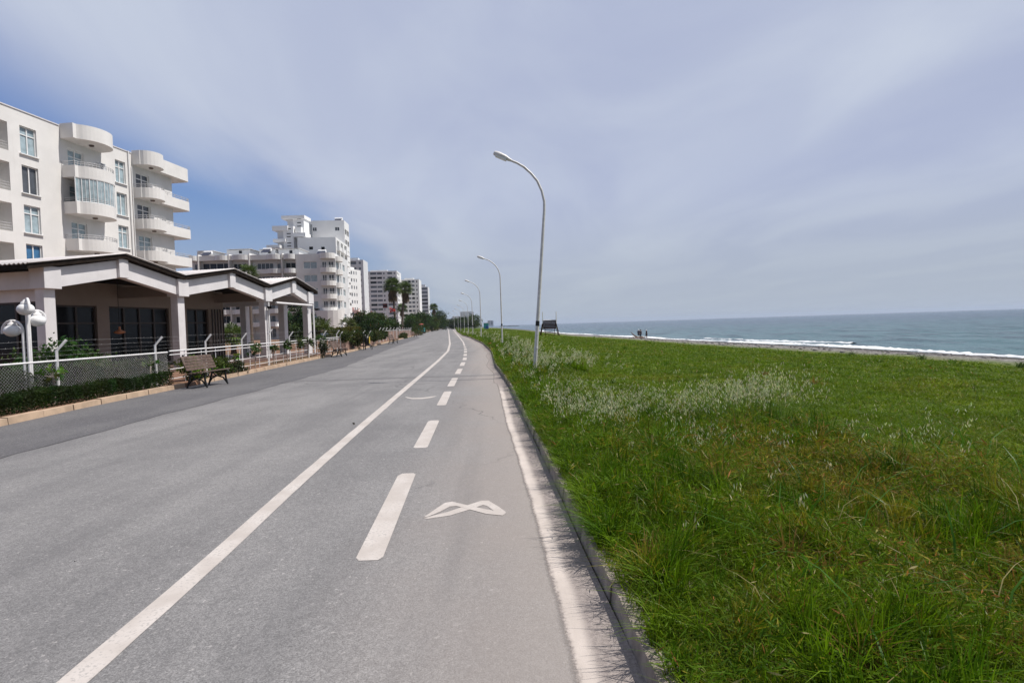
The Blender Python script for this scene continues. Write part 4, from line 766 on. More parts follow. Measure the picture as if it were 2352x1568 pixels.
q = MB(); q.tube([(0, 0, .86), (0, 0, .90)], .066, 10); q.build('clamp', M['galv'], lamp, world=False)
xt = dp(1250, 480, 17)[0]; lamp.rotation_euler = (0, .09, 0); lamp.location = (xt - 5.0 * .09, 17, .0)
for i, (u, y, lb) in enumerate(((1153, 41, 'white curved street lamp second from the camera, upright'), (1105, 62, 'white curved street lamp third from the camera'), (1086, 85, 'white curved street lamp fourth from the camera'), (1076, 108, 'white curved street lamp fifth from the camera'), (1067, 132, 'white curved street lamp sixth from the camera, before the dark trees'), (1058.5, 155, 'white curved street lamp seventh from the camera, before the dark trees'), (1053, 178, 'white curved street lamp eighth from the camera, near the road end'), (1044, 203, 'white curved street lamp farthest from the camera at the road end'))):
    p_ = dp(u, 760, y); dup(lamp, (p_[0], y, .0), -.0 + .0, lb); 
for o in COL.objects:
    if o.name.startswith('street_lamp.'): o.rotation_euler = (0, random.uniform(-.004, .004), random.uniform(-.05, .12))
gl_ = thing('globe_lamp', 'white garden lamp with three opal globes at the chain link fence', 'garden lamp', (0, 0, 0), group='globe lamps along the promenade')
def archpole(x, y, h, r, ang, cap=True):
    d = np.array((math.cos(ang), math.sin(ang), 0)); p = [np.array((x, y, 0.)), np.array((x, y, h - r))]; p += [np.array((x, y, h - r)) + d * (r - r * math.cos(w)) + np.array((0, 0, r * math.sin(w))) for w in np.linspace(.25, math.pi, 9)]; p.append(p[-1] - (0, 0, .06))
    q = MB(); q.tube(p, .030, 8); q.build('pole', M['wpaint'], gl_, world=False); c = np.array((x, y, h - r * 1.05)) + d * r; return c
def globe(c, top):
    q = MB(); prof = [(.178 * math.sin(w), -.145 * math.cos(w)) for w in np.linspace(.02, math.pi - .25, 14)]; q.lathe(c, prof, 20); g = q.build('globe', M['globe'], gl_, world=False)
    q = MB(); q.lathe(c, [(.1, .13), (.09, .17), (.05, .2), (.035, top)], 12); q.build('cap', M['wpaint'], g, world=False)
c = archpole(-.03, 0, 2.09, .25, math.pi); globe(c + (0, 0, .02), .25); c = archpole(.07, .02, 2.6, .22, -.75); globe(c + (-.05, 0, -.02), .24); c2 = archpole(.05, .1, 2.33, .19, 1.3); globe(c2 + (0, 0, -.05), .24)
gl_.scale = (.95,) * 3; gl_.location = (dp(63, 898, 13.1)[0], 13.1, .08)
dup(gl_, at(787, 72), .6, 'globe lamp beside the yellowish clipped hedge'); dup(gl_, at(858, 96), 1.7, 'globe lamp before the orange flowered tree'); dup(gl_, at(648, 46), 2.2, 'globe lamp seen between the pavilion columns')
# sign pole, flag
p_ = at(887, 100); t = thing('sign_post', 'dark red lit message board on a white pole left of the red flag', 'sign', p_); q = MB(); q.tube([p_, (p_[0], p_[1], 5.3)], .07, 7); q.build('pole', M['wpaint'], t); MB().box(p_[0] - .4, p_[0] + .4, 99.9, 100.12, 5.3, 6.05).build('board', M['black'], t); q = MB()
for z in (5.42, 5.86): q.box(p_[0] - .3, p_[0] + .3, 99.87, 99.9, z, z + .06)
q.build('red_border', M['red'], t)
p_ = at(896, 104); t = thing('flagpole', 'white flagpole carrying the red flag beside the tallest palm', 'flagpole', p_); q = MB(); q.tube([p_, (p_[0], p_[1], 5.6)], [.06, .035], 7); q.build('pole', M['wpaint'], t); V = []; Q = []
nx, nz = 12, 7
for j in range(nz):
    for i in range(nx): f = i / (nx - 1); g = j / (nz - 1); V.append((p_[0] + .05 + f * 1.05, p_[1] + .12 * math.sin(f * 7 + g), 5.5 - g * (.95 - .1 * f) - .28 * f * (1 - g) + .25 * f * g - .12 * f))
for j in range(nz - 1):
    for i in range(nx - 1): a = j * nx + i; Q.append((a, a + 1, a + nx + 1, a + nx))
fo = npmesh('flag', V, Q, M['red']); fo.modifiers.new('s', 'SOLIDIFY').thickness = .01; tag(fo, 'small red flag flying from the white pole', 'flag')
for poly in fo.data.polygons: poly.use_smooth = True
V = []; c = np.array((p_[0] + .42, p_[1] - .13, 5.02)); q = MB(); ou = [(.2 * math.cos(w), .2 * math.sin(w)) for w in np.linspace(.6, 5.68, 14)]; inn = [(.05 + .16 * math.cos(w), .16 * math.sin(w)) for w in np.linspace(.75, 5.53, 14)]
P = ou + inn[::-1]; q.add([c + (a, -.0, b) for a, b in P], [(i, i + 1, 26 - i, 27 - i) for i in range(13)]); st = [(.3 + (.09 if k % 2 == 0 else .036) * math.cos(math.pi + k * math.pi / 5), (.09 if k % 2 == 0 else .036) * math.sin(math.pi + k * math.pi / 5)) for k in range(10)]; q.add([c + (a, 0, b) for a, b in st], [tuple(range(10))]); q.build('crescent_and_star', M['frame'], fo)

# ------------------------------------------------------------------ benches and small furniture
bench = thing('park_bench', 'nearest slatted wooden bench with black iron legs on the road edge', 'bench', (0, 0, 0), group='benches along the road')
q = MB()
L0, L1 = -.76, .76
for i in range(4): q.box(-.02 + i * .115, .075 + i * .115, L0, L1, .425 + .012 * i, .46 + .012 * i)
q.build('seat', M['wood'], bench, world=False, bevel=.008); q = MB()
for i in range(5):
    a = .53 + i * .088; x = -.06 - i * .036; q.hexa([(x - .02, L0, a), (x + .012, L0, a), (x + .012, L1, a), (x - .02, L1, a)], [(x - .05, L0, a + .078), (x - .018, L0, a + .078), (x - .018, L1, a + .078), (x - .05, L1, a + .078)])
q.build('backrest', M['wood'], bench, world=False, bevel=.006)
for y in (-.55, .55):
    q = MB(); T = lambda pts, r=.024: q.tube([(a, y, b) for a, b in pts], r, 6)
    T([(-.30, 1.0), (-.15, .68), (-.05, .45), (-.12, .25), (-.2, .0)], .028); T([(-.05, .41), (.2, .40), (.44, .44), (.49, .40), (.46, .35), (.41, .37)]); T([(.36, .41), (.37, .22), (.43, .0)], .028)
    T([(-.18, .06), (-.08, .2), (.1, .27), (.28, .22), (.42, .03)]); T([(-.06, .4), (.05, .28)], .018); T([(.3, .4), (.2, .27)], .018)
    q.build('leg', M['iron'], bench, world=False)
bench.location = (-9.62, 17.6, .004); bench.rotation_euler = (0, 0, -.06)
def put_bench(u, v, rz, lb): p_ = gp(u, v); dup(bench, (p_[0], p_[1], .004), rz, lb)
put_bench(775, 818.5, .02, 'second wooden bench, before the hanging shrub and brown fence'); put_bench(901, 789.5, -.15, 'third bench before the pinkish reed fence'); put_bench(950, 774, -.2, 'small distant bench right of the third bench'); put_bench(966, 769.5, -.2, 'farthest bench beside the yellow green bush'); 
p_ = gp(844, 803); x, y = p_[0], p_[1]; t = thing('litter_bin', 'litter bin with yellow panel hung on a black arched stand', 'litter bin', (x, y, 0)); q = MB()
for sy in (-.28, .28): q.tube([(x - .22, y + sy, 0), (x - .22, y + sy, 1.25)], .035, 6)
for sx in (.0, .3): q.tube([(x + .0 + .30 * math.cos(w) + sx * .1, y + sx, .42 * math.sin(w)) for w in np.linspace(0, math.pi, 9)], .025, 5)
q.build('stand', M['iron'], t); MB().lathe((x - .02, y, .45), [(.0, 0), (.17, 0), (.19, .62), (.17, .62)], 12).build('bin', M['iron'], t); MB().box(x + .17, x + .2, y - .12, y + .12, .5, 1.02).build('panel', M['yellow'], t)
p_ = at(746, 46); t = thing('notice_board', 'pale blue board standing behind the fence right of the pavilion', 'board', p_); MB().box(p_[0] - .32, p_[0] + .32, 45.95, 46.0, .85, 1.4).build('panel', M['pblue'], t); q = MB()
for sx in (-.25, .25): q.tube([(p_[0] + sx, 46.03, 0), (p_[0] + sx, 46.03, 1.38)], .025, 5)
q.build('posts', M['wpaint'], t)
p_ = at(771, 47); t = thing('plastic_chair', 'white plastic chair behind the fence beside the pale blue board', 'chair', p_); x, y = p_[0], p_[1]
MB().box(x - .25, x + .25, y - .25, y + .25, .62, .66).build('seat', M['frame'], t); MB().box(x - .25, x + .25, y + .22, y + .26, .66, 1.25).build('backrest', M['frame'], t)
for sx in (-.22, .22):
    for sy in (-.22, .22): q = MB(); q.tube([(x + sx, y + sy, 0), (x + sx, y + sy, .62)], .022, 5); q.build('leg', M['frame'], t)
p_ = gp(978, 765); t = thing('vendor_cart', 'turquoise cart under a red parasol at the kerb', 'cart', p_); x, y = p_[0] - 1.2, p_[1]; MB().box(x - .9, x + .9, y - .8, y + .8, .45, 1.5).build('body', M['teal'], t); q = MB(); q.tube([(x, y, 1.5), (x, y, 2.6)], .03, 5); q.build('pole', M['wpaint'], t); MB().lathe((x, y, 2.5), [(.75, 0), (.42, .22), (.0, .32)], 10).build('parasol', M['dull_red'], t)
for sy in (-.7, .7): q = MB(); q.tube([(x + .75, y + sy - .06, .3), (x + .75, y + sy + .06, .3)], .3, 12); q.build('wheel', M['black'], t)
p_ = (dp(1022, 755, 330)[0], 330, 0); x, y = p_[0], p_[1]; t = thing('van', 'dark blue van far down the road between the trees', 'van', p_)
q = MB(); q.prism([(-.9, .35), (.9, .35), (.95, 1.3), (.8, 2.3), (-.8, 2.3), (-.95, 1.3)], y - 2.2, y + 2.2); q.v = [(x + a, c, b) for a, b, c in q.v]; q.build('body', M['navy'], t); MB().box(x - .75, x + .75, y - 2.26, y - 2.21, 1.4, 2.1).build('windscreen', M['glass'], t)
for sx in (-.8, .8):
    for sy in (-1.4, 1.4): q = MB(); q.tube([(x + sx - .1, y + sy, .34), (x + sx + .1, y + sy, .34)], .34, 12); q.build('wheel', M['black'], t)
    MB().box(x + sx * .8 - .14, x + sx * .8 + .14, y - 2.26, y - 2.21, .75, .95).build('headlight', M['globe'], t)

# ------------------------------------------------------------------ lifeguard tower, people, driftwood
y = 92.; c = dp(1262, 760, y); x = c[0]; z0 = float(land(x, y)) - .05; t = thing('lifeguard_tower', 'dark wooden lifeguard tower with white posts on the grass edge', 'lifeguard tower', (x, y, z0))
zz = lambda v: dp(1262, v, y)[2]
q = MB()
for sx in (-1, 1):
    q.tube([(x + sx * 1.5, y - 1.2, z0), (x + sx * 1.05, y - .9, zz(742))], .07, 5); q.tube([(x + sx * 1.5, y + 1.2, z0), (x + sx * 1.05, y + .9, zz(742))], .07, 5)
q.build('frame', M['dwood'], t); MB().box(x - 1.05, x + 1.05, y - .95, y + .95, zz(755), zz(755) + .08).build('platform', M['dwood'], t); q = MB()
for i in range(6): q.box(x - 1.05, x + 1.05, y - 1.0, y - .95, zz(755) + .1 + i * .21, zz(755) + .29 + i * .21)
q.build('back_panel', M['dwood'], t); q = MB()
for sx in (-.78, .78): q.tube([(x + sx, y - 1.45, z0), (x + sx, y - 1.0, zz(755))], .05, 5)
for i in range(4): f = (i + .5) / 4; q.box(x - .78, x + .78, y - 1.45 + .45 * f - .05, y - 1.45 + .45 * f + .05, z0 + (zz(755) - z0) * f - .045, z0 + (zz(755) - z0) * f + .045)
q.build('ladder', M['dwood'], t)
for sx in (-1, 1): q = MB(); q.tube([(x + sx * 1.08, y - .9, zz(756)), (x + sx * 1.1, y - .9, zz(716))], .075, 6); q.build('post', M['wpaint'], t)
q = MB(); q.tube([(x - 1.08, y - .92, zz(735)), (x + 1.08, y - .92, zz(735))], .05, 5); q.build('top_rail', M['wpaint'], t)
def skinmesh(name, verts, edges, rad, mat, parent, sub=1):
    me = bpy.data.meshes.new(name); me.from_pydata(verts, edges, []); me.materials.append(mat); o = bpy.data.objects.new(name, me); COL.objects.link(o); o.parent = parent
    o.modifiers.new('skin', 'SKIN').use_smooth_shade = True
    if not me.skin_vertices: me.attributes.new  # layer is made with the modifier
    for i, r_ in enumerate(rad): me.skin_vertices[0].data[i].radius = (r_, r_)
    me.skin_vertices[0].data[0].use_root = True; s = o.modifiers.new('sub', 'SUBSURF'); s.levels = s.render_levels = sub; return o
def person(label, x, y, rz, top, legs, hat, stride=.06):
    z = float(land(x, y)); t = thing('person', label, 'person', (x, y, z), rz)
    sk = [(0, 0, .93), (0, 0, 1.15), (0, .01, 1.36), (0, 0, 1.48), (0, .02, 1.56), (0, .03, 1.66), (.17, 0, 1.40), (.23, -.02, 1.12), (.22, .08, .88), (-.17, 0, 1.40), (-.23, -.02, 1.12), (-.22, .06, .88), (.09, 0, .9), (.1, stride, .5), (.1, stride * .3, .09), (.11, .13, .04), (-.09, 0, .9), (-.1, -stride * .4, .5), (-.1, -stride, .09), (-.11, .07, .04), (.215, .12, .79), (-.215, .1, .79)]
    ed = [(0, 1), (1, 2), (2, 3), (3, 4), (4, 5), (2, 6), (6, 7), (7, 8), (8, 20), (2, 9), (9, 10), (10, 11), (11, 21), (0, 12), (12, 13), (13, 14), (14, 15), (0, 16), (16, 17), (17, 18), (18, 19)]
    ra = [.125, .115, .125, .055, .085, .075, .06, .045, .032, .06, .045, .032, .085, .06, .045, .03, .085, .06, .045, .03, .03, .03]
    skinmesh('body', sk, ed, ra, M['skin'], t)
    iv = [0, 1, 2, 6, 7, 9, 10]; mp = {a: i for i, a in enumerate(iv)}; skinmesh('shirt', [sk[a] for a in iv], [(mp[a], mp[b]) for a, b in ed if a in mp and b in mp], [ra[a] + .022 for a in iv], M[top], t)
    iv = [0, 12, 13, 14, 16, 17, 18] if legs != 'short' else [0, 12, 13, 16, 17]; mp = {a: i for i, a in enumerate(iv)}; skinmesh('trousers', [sk[a] for a in iv], [(mp[a], mp[b]) for a, b in ed if a in mp and b in mp], [ra[a] + .02 for a in iv], M['navycloth'], t)
    MB().lathe((0, .03, 1.62), [(.11, -.02), (.115, .05), (.09, .12), (.0, .15)], 10).build('hat' if hat else 'hair', M['frame'] if hat else M['iron'], t, world=False)
yp = 108.
person('person in dark clothes and white hat beside the driftwood, left of the pair', dp(1467, 770, yp)[0], yp, 2.6, 'navycloth', 'long', True); person('person in dark clothes close beside the white hatted one at the driftwood', dp(1471.5, 770, yp + 1)[0], yp + 1, .4, 'navycloth', 'long', False); person('person in dark top and bare legs standing apart on the right by the surf', dp(1485, 770, yp + .5)[0], yp + .5, 1.8, 'navycloth', 'short', True)
x, y = dp(1463, 775, 106)[0], 106.; z = float(land(x, y)); q = MB()
for i in range(9): a = random.uniform(-.5, .5); q.tube([(x - 1.0 + i * .2, y + a, z), (x - .8 + i * .28, y + a * .5, z + .2 + .2 * random.random()), (x - 1.3 + i * .35, y, z + random.uniform(.15, .5))], [.12, .09, .03], 6)
q.tube([(x - .9, y, z + .1), (x + 1.0, y + .3, z + .15)], [.16, .1], 7); q.tube([(x + .3, y, z + .1), (x - .5, y - .1, z + .6), (x - 1.1, y, z + 1.25)], [.17, .13, .05], 7); tag(q.build('driftwood', M['drift']), 'heap of reddish brown driftwood lying on the shingle before the people', 'driftwood')
# ------------------------------------------------------------------ meadow: blades, wild oats, weeds
def vnoise(x, y, s, seed):                          # cheap smooth value noise
    g = np.random.default_rng(seed).random((64, 64)); u, v = x / s, y / s; i, j = np.floor(u).astype(int), np.floor(v).astype(int); f, h = u - i, v - j; f = f * f * (3 - 2 * f); h = h * h * (3 - 2 * h)
    G = lambda a, b: g[a % 64, b % 64]; return (G(i, j) * (1 - f) + G(i + 1, j) * f) * (1 - h) + (G(i, j + 1) * (1 - f) + G(i + 1, j + 1) * f) * h
def tallness(x, y):                                 # 1 in the rough verge, 0 in the short meadow
    d = x - KR(y) - .13; w = np.interp(y, [0, 3, 5, 6.5, 8.5, 10, 13, 15, 18, 22, 26, 34, 50, 90], [5.2, 4.8, 4.4, 4.2, 3.6, 2.0, 1.3, 1.6, 2.6, 2.6, 2.0, 2.2, 3.2, 4.0])
    return np.clip((w + 1.1 * (vnoise(x, y, 1.1, 3) - .5) - d) / .9, 0, 1)
def ochre(x, y): return np.clip(np.exp(-((x - 3.0) / 1.3) ** 2 - ((y - 5.4) / 1.3) ** 2) * 1.2 + np.exp(-((x - 2.6) / .9) ** 2 - ((y - 2.9) / .6) ** 2) * .8 + .6 * np.clip(vnoise(x, y, 1.3, 44) * 2.4 - 1.55, 0, 1), 0, 1)
def ground_cols(x, y):
    a = vnoise(x, y, 1.7, 5); b = vnoise(x, y, .5, 6); n_ = len(x); oc_ = ochre(x, y); lush = np.array((.125, .185, .007)); dark = np.array((.076, .132, .006)); yel = np.array((.21, .195, .018)); brn = np.array((.20, .12, .045)); dry = np.array((.40, .34, .15))
    c = dark + (lush - dark) * b[:, None]; near = np.clip((9 - y) / 3, 0, 1) * np.clip((x - .9) / 1.5, 0, 1); t = np.clip((a - .56) * 3, 0, 1) * .5 + .6 * oc_; c = c + (yel - c) * (t * rng.random(n_))[:, None]
    k = rng.random(n_); c[k < .012 + .10 * oc_] = brn; c[(k > .985)] = dry; return c * (.75 + .5 * rng.random((n_, 1)))
def blades(P, h, w, ang, bend, cols):
    N = len(P); d = np.stack([np.cos(ang), np.sin(ang), np.zeros(N)], 1); fa = rng.random(N) * 6.283; s = np.stack([np.cos(fa), np.sin(fa), np.zeros(N)], 1); rows = []
    for t, ww in ((0, 1.), (.4, .9), (.75, .6), (1, .08)):
        c = P + d * (h * bend * t ** 2)[:, None]; c[:, 2] += h * (t - .42 * np.minimum(bend, 1.3) * t ** 2.2); e = s * (w * ww * .5)[:, None]; rows += [c - e, c + e]
    V = np.stack(rows, 1).reshape(-1, 3); b = np.arange(N)[:, None, None] * 8; q = np.array([[0, 1, 3, 2], [2, 3, 5, 4], [4, 5, 7, 6]])[None]; return V, (b + q).reshape(-1, 4), np.repeat(cols, 8, 0)
VV, QQ, CC, off = [], [], [], 0
def collect(v, q, c):
    global off
    VV.append(v); QQ.append(q + off); CC.append(c); off += len(v)
def flush(name, m):
    global VV, QQ, CC, off
    o = npmesh(name, np.concatenate(VV), np.concatenate(QQ), m, np.concatenate(CC)); VV, QQ, CC, off = [], [], [], 0; return struct(o, 'stuff')
def scatter(y0, y1, dens, xmax=None):
    a0 = max(.2, min(float(CR(y1)), .93 * y1 + 1.6) + 1.2 - float(KR(y1))); N = int(dens * (y1 - y0) * a0); y = y0 + (y1 - y0) * rng.random(N); lim = np.minimum(CR(y) + .4, .93 * y + 1.6); x = KR(y) + .05 + (a0) * rng.random(N); k = x < lim; return x[k], y[k]
for y0, y1, dens, ws in ((1.2, 3.2, 2400, 1.), (3.2, 4.6, 2400, 1.), (4.6, 6.5, 2200, 1.15), (6.5, 9, 2200, 1.4), (9, 13, 1150, 1.9), (13, 19, 560, 2.7), (19, 28, 270, 4), (28, 42, 120, 5.5), (42, 64, 52, 8), (64, 95, 24, 11), (95, 160, 9, 16), (160, 300, 3.0, 26)):
    x, y = scatter(y0, y1, dens); t = tallness(x, y); n_ = len(x); z = land(x, y); P = np.stack([x, y, z - .02], 1); cl_ = vnoise(x, y, .33, 9)
    h = (.035 + .06 * rng.random(n_) + .05 * cl_) * (1 + .22 * (ws - 1) ** .5) + t * (.05 + .12 * cl_ * rng.random(n_)) * (1.6 if y0 > 12 else 1)
    w = (.0035 + .004 * rng.random(n_)) * ws * np.where(rng.random(n_) < .06, 1.8, 1); ang = 6.283 * rng.random(n_); bend = .3 + 1.2 * rng.random(n_)
    h *= np.clip((CR(y) + .4 - x) / 2.5, .35, 1); gc = ground_cols(x, y); gc *= (1 + .1 * (1 - t))[:, None]; collect(*blades(P, h, w, ang, bend, gc))
# tufts: blades fanning out from clump centres, each clump with its own height and colour
for y0, y1, dens, per, ws in ((1.4, 3.4, 52, 62, 1.), (3.4, 5.5, 44, 58, 1.1), (5.5, 9, 26, 52, 1.45), (9, 14, 13, 46, 2.1), (14, 24, 6, 40, 3.2), (24, 45, 3, 26, 5), (45, 90, 1.1, 20, 9)):
    x, y = scatter(y0, y1, dens); t = tallness(x, y); k = rng.random(len(x)) < t * .95 + .02; x, y, t = x[k], y[k], t[k]; n_ = len(x); x = np.maximum(x, KR(y) + .10 + .07 * rng.random(n_))
    mound = vnoise(x, y, .75, 41); H = (.13 + .28 * rng.random(n_)) * (.45 + .6 * t) * (.45 + 1.15 * mound ** 1.3) * np.interp(y, [2, 9, 20], [1., 1.1, 1.4]); ex = np.clip(1 - (x - KR(y) - .1) / .25, 0, 1); H = np.maximum(H, .22 * ex * (.7 + .5 * rng.random(n_)))
    oc = ochre(x, y); H = np.minimum(H, .35 + .13 * rng.random(n_)) * (1 - .35 * oc) * np.where(y > 12, 1.15, 1); kind = rng.random(n_); base = np.where((kind < .04 + .55 * oc)[:, None], np.array((.20, .18, .018)), np.where((kind > .62)[:, None], np.array((.060, .130, .007)), np.array((.120, .200, .008)))); base = np.where((rng.random(n_) < .015 + .12 * oc)[:, None], np.array((.26, .16, .055)), base) * (.7 + .6 * rng.random((n_, 1)))
    ix = np.repeat(np.arange(n_), per); N = len(ix); az = rng.random(N) * 6.283; rr = .055 * np.sqrt(rng.random(N)) * ws ** .5; P = np.stack([x[ix] + np.cos(az) * rr, y[ix] + np.sin(az) * rr, np.zeros(N)], 1); P[:, 0] = np.maximum(P[:, 0], KR(P[:, 1]) + .03); P[:, 2] = land(P[:, 0], P[:, 1]) - .02
    h = H[ix] * (.4 + .75 * rng.random(N)); bend = .1 + 1.0 * rng.random(N) ** 1.6; w = (.0045 + .0055 * rng.random(N) ** 1.5) * ws; c = base[ix] * (.75 + .5 * rng.random((N, 1))); dd_ = rng.random(N) < .008 + .03 * oc[ix]; c[dd_] = np.array((.36, .29, .13)); h = np.where(ex[ix] > .2, np.minimum(h, .30), h)
    lean = 6.283 * vnoise(P[:, 0], P[:, 1], .9, 77) + .6 * rng.normal(size=N); spill = (ex[ix] > .3) & (rng.random(N) < .45); collect(*blades(P, h, w, np.where(spill, math.pi + .5 * rng.normal(size=N), np.where(rng.random(N) < .42, az, lean)), np.where(spill, .6 + .7 * rng.random(N), bend), c))
flush('meadow_grass', M['grass'])
# thicket of small leaves and side shoots filling the rough verge
for y0, y1, dens, ws in ((1.4, 3.4, 4600, 1), (3.4, 5.5, 3400, 1.1), (5.5, 9, 2000, 1.35), (9, 16, 650, 2.), (16, 30, 200, 3.2), (30, 60, 60, 5)):
    x, y = scatter(y0, y1, dens); t = tallness(x, y); k = rng.random(len(x)) < (.12 + .88 * t) * (.35 + .8 * vnoise(x, y, .55, 21)); x, y, t = x[k], y[k], t[k]; N = len(x)
    top = (.10 + .32 * vnoise(x, y, .33, 9) ** 1.2 * vnoise(x, y, 1.0, 41) * 1.5) * (.35 + .75 * t) * np.interp(y, [2, 10, 20], [1, 1, 1.3]); hh = top * rng.random(N) ** .55; P = np.stack([x, y, land(x, y) + hh], 1)
    g_ = vnoise(x, y, .45, 51)[:, None]; oc = ochre(x, y); c = np.array((.046, .104, .007)) * (1 - g_) + np.array((.118, .195, .010)) * g_; ye = rng.random(N) < .04 + .5 * oc; c[ye] = np.array((.22, .20, .022)); c *= .65 + .7 * rng.random((N, 1))
    rd = rng.random(N) < .008 + .16 * oc; c[rd] = np.array((.27, .12, .04)) * (.6 + .8 * rng.random((rd.sum(), 1))); dr = rng.random(N) < .012; c[dr] = np.array((.42, .36, .18))
    collect(*leaves(P, (.014 + .022 * rng.random(N) ** 1.5) * ws, c, .115, .35))
flush('weed_leaves', M['leaf'])
# wild oats with hanging pale spikelets
def oats(x, y, h, big):
    N = len(x); P = np.stack([x, y, land(x, y)], 1); ang = rng.normal(size=N) * .7 + .2; bend = .18 + .3 * rng.random(N); c = np.tile((.16, .20, .06), (N, 1)) * (.7 + .6 * rng.random((N, 1)))
    collect(*blades(P, h, np.full(N, .0035 * big), ang, bend, c)); ns = 11; d = np.stack([np.cos(ang), np.sin(ang), np.zeros(N)], 1)
    t = .58 + .42 * rng.random((N, ns)); c = P[:, None] + d[:, None] * (h * bend)[:, None, None] * (t ** 2)[..., None]; c[..., 2] += h[:, None] * (t - .42 * bend[:, None] * t ** 2.2)
    c = c.reshape(-1, 3) + rng.normal(size=(N * ns, 3)) * (.026, .026, .008); L = (.032 + .018 * rng.random(len(c))) * big ** .6; w = (.0040 + .002 * rng.random(len(c))) * big; fa = rng.random(len(c)) * 6.283
    e = np.stack([np.cos(fa) * w, np.sin(fa) * w, np.zeros(len(c))], 1); dn = np.stack([rng.normal(size=len(c)) * .3, rng.normal(size=len(c)) * .3, -np.ones(len(c))], 1) * L[:, None]
    V = np.stack([c, c + dn * .45 - e, c + dn, c + dn * .45 + e], 1).reshape(-1, 3); col = np.array((.66, .65, .46)) * (.6 + .55 * rng.random((len(c), 1))) * (1 + .08 * rng.normal(size=(len(c), 3))); collect(V, np.arange(len(c))[:, None] * 4 + np.arange(4), np.repeat(np.clip(col, .05, .8), 4, 0))
def oatpatch(cx, cy, sx, sy, N, h0, h1, big=1.):
    N = int(N * .32); x = cx + sx * rng.normal(size=N); y = cy + sy * rng.normal(size=N); k = (x > KR(y) + .2) & (y > 3) & (x < CR(y)) & (vnoise(x, y, .5 * max(1, big * .7), 61) > .30 + .3 * rng.random(N)); x, y = x[k], y[k]; oats(x, y, h0 + (h1 - h0) * rng.random(len(x)) ** 1.2 * (.55 + .75 * vnoise(x, y, .45, 33)), big)
for a in ((1.0, 8.4, .55, .7, 520, .4, .66), (2.0, 8.2, .5, .6, 480, .42, .72), (2.9, 8.1, .4, .5, 560, .6, 1.0), (3.45, 7.8, .24, .4, 380, .65, 1.05), (.9, 10.5, .5, 1.2, 420, .3, .6, 1.1), (.3, 13.5, .4, 1.4, 260, .3, .55, 1.2), (1.2, 6.6, .5, .5, 130, .3, .5), (2.3, 6.3, .6, .5, 110, .3, .5), (4.0, 6.2, .5, .3, 46, .35, .6), (4.9, 6.9, .5, .4, 30, .35, .55), (4.5, 5.0, .3, .3, 26, .35, .6), (1.5, 4.4, .7, .5, 26, .3, .45),
          (.4, 17.2, .5, 1.6, 420, .4, .75, 1.5), (1.4, 18.5, .8, 1.4, 520, .4, .8, 1.6), (.6, 22, .8, 2, 560, .4, .8, 1.8), (-.1, 26, .7, 3, 420, .4, .8, 2.1), (1.9, 20.5, .7, 1.4, 260, .4, .8, 1.7), (.2, 33, 1.2, 4, 420, .4, .85, 2.6), (-.2, 42, 1.0, 4, 380, .4, .85, 3.2), (-2.0, 56, 1.2, 6, 260, .4, .8, 4.2), (-3.5, 75, 1.6, 9, 240, .4, .8, 6), (-8, 115, 2.5, 20, 260, .4, .8, 9)): oatpatch(*a)
flush('wild_oats', M['oat'])
# long strap blades that stand out in the foreground, and dry stalks lying in them
x = 1.3 + 4.2 * rng.random(200); y = 2.0 + 4.6 * rng.random(200); n_ = 200; collect(*blades(np.stack([x, y, land(x, y)], 1), .30 + .32 * rng.random(n_), .009 + .007 * rng.random(n_), rng.random(n_) * 6.283, .5 + .9 * rng.random(n_), np.tile((.05, .13, .015), (n_, 1)) * (.7 + .7 * rng.random((n_, 1)))))
x = .9 + 4.4 * rng.random(240); y = 2.2 + 5.5 * rng.random(240); n_ = 240; collect(*blades(np.stack([x, y, land(x, y) + .08 + .1 * rng.random(n_)], 1), .12 + .16 * rng.random(n_), .004 + .003 * rng.random(n_), rng.random(n_) * 6.283, 1.1 + 1.2 * rng.random(n_), np.tile((.34, .29, .13), (n_, 1)) * (.6 + .6 * rng.random((n_, 1)))))
flush('strap_grass', M['grass'])
# thin plants on the crest of the beach
for u, y0, lb in ((2118, 25, 'dark thin stemmed plant on the grass edge before the surf'), (1955, 27, 'small dark thin plant on the grass edge left of the other one'), (2345, 19.5, 'tall grassy plant on the grass edge at the right border')):
    x0 = float(dp(u, 820, y0)[0]); n_ = 71; x = x0 + .07 * rng.normal(size=n_); y = y0 + .07 * rng.normal(size=n_); V, Q, C = blades(np.stack([x, y, land(x, y)], 1), .12 + .28 * rng.random(n_), .012 + .01 * rng.random(n_), rng.random(n_) * 6.283, .3 + .5 * rng.random(n_), np.tile((.06, .10, .025), (n_, 1)) * (.6 + .8 * rng.random((n_, 1))))
    tag(npmesh('beach_plant', V, Q, M['grass'], C), lb, 'plant', 'plants on the grass edge')
# pebbles along the top of the shingle
V = MB()
for _ in range(700):
    y = 22 + 60 * random.random(); x = float(CR(y)) + 1 + random.random() * (float(SH(y)) - float(CR(y)) - 2); r_ = random.uniform(.05, .16); z = float(land(x, y)); V.lathe((x, y, z), [(0, -.02), (r_, .0), (r_ * .8, r_ * .5), (0, r_ * .62)], 6)
struct(V.build('shingle_stones', mat('shingle', (.24, .225, .215), .9, .5, 2)), 'stuff')
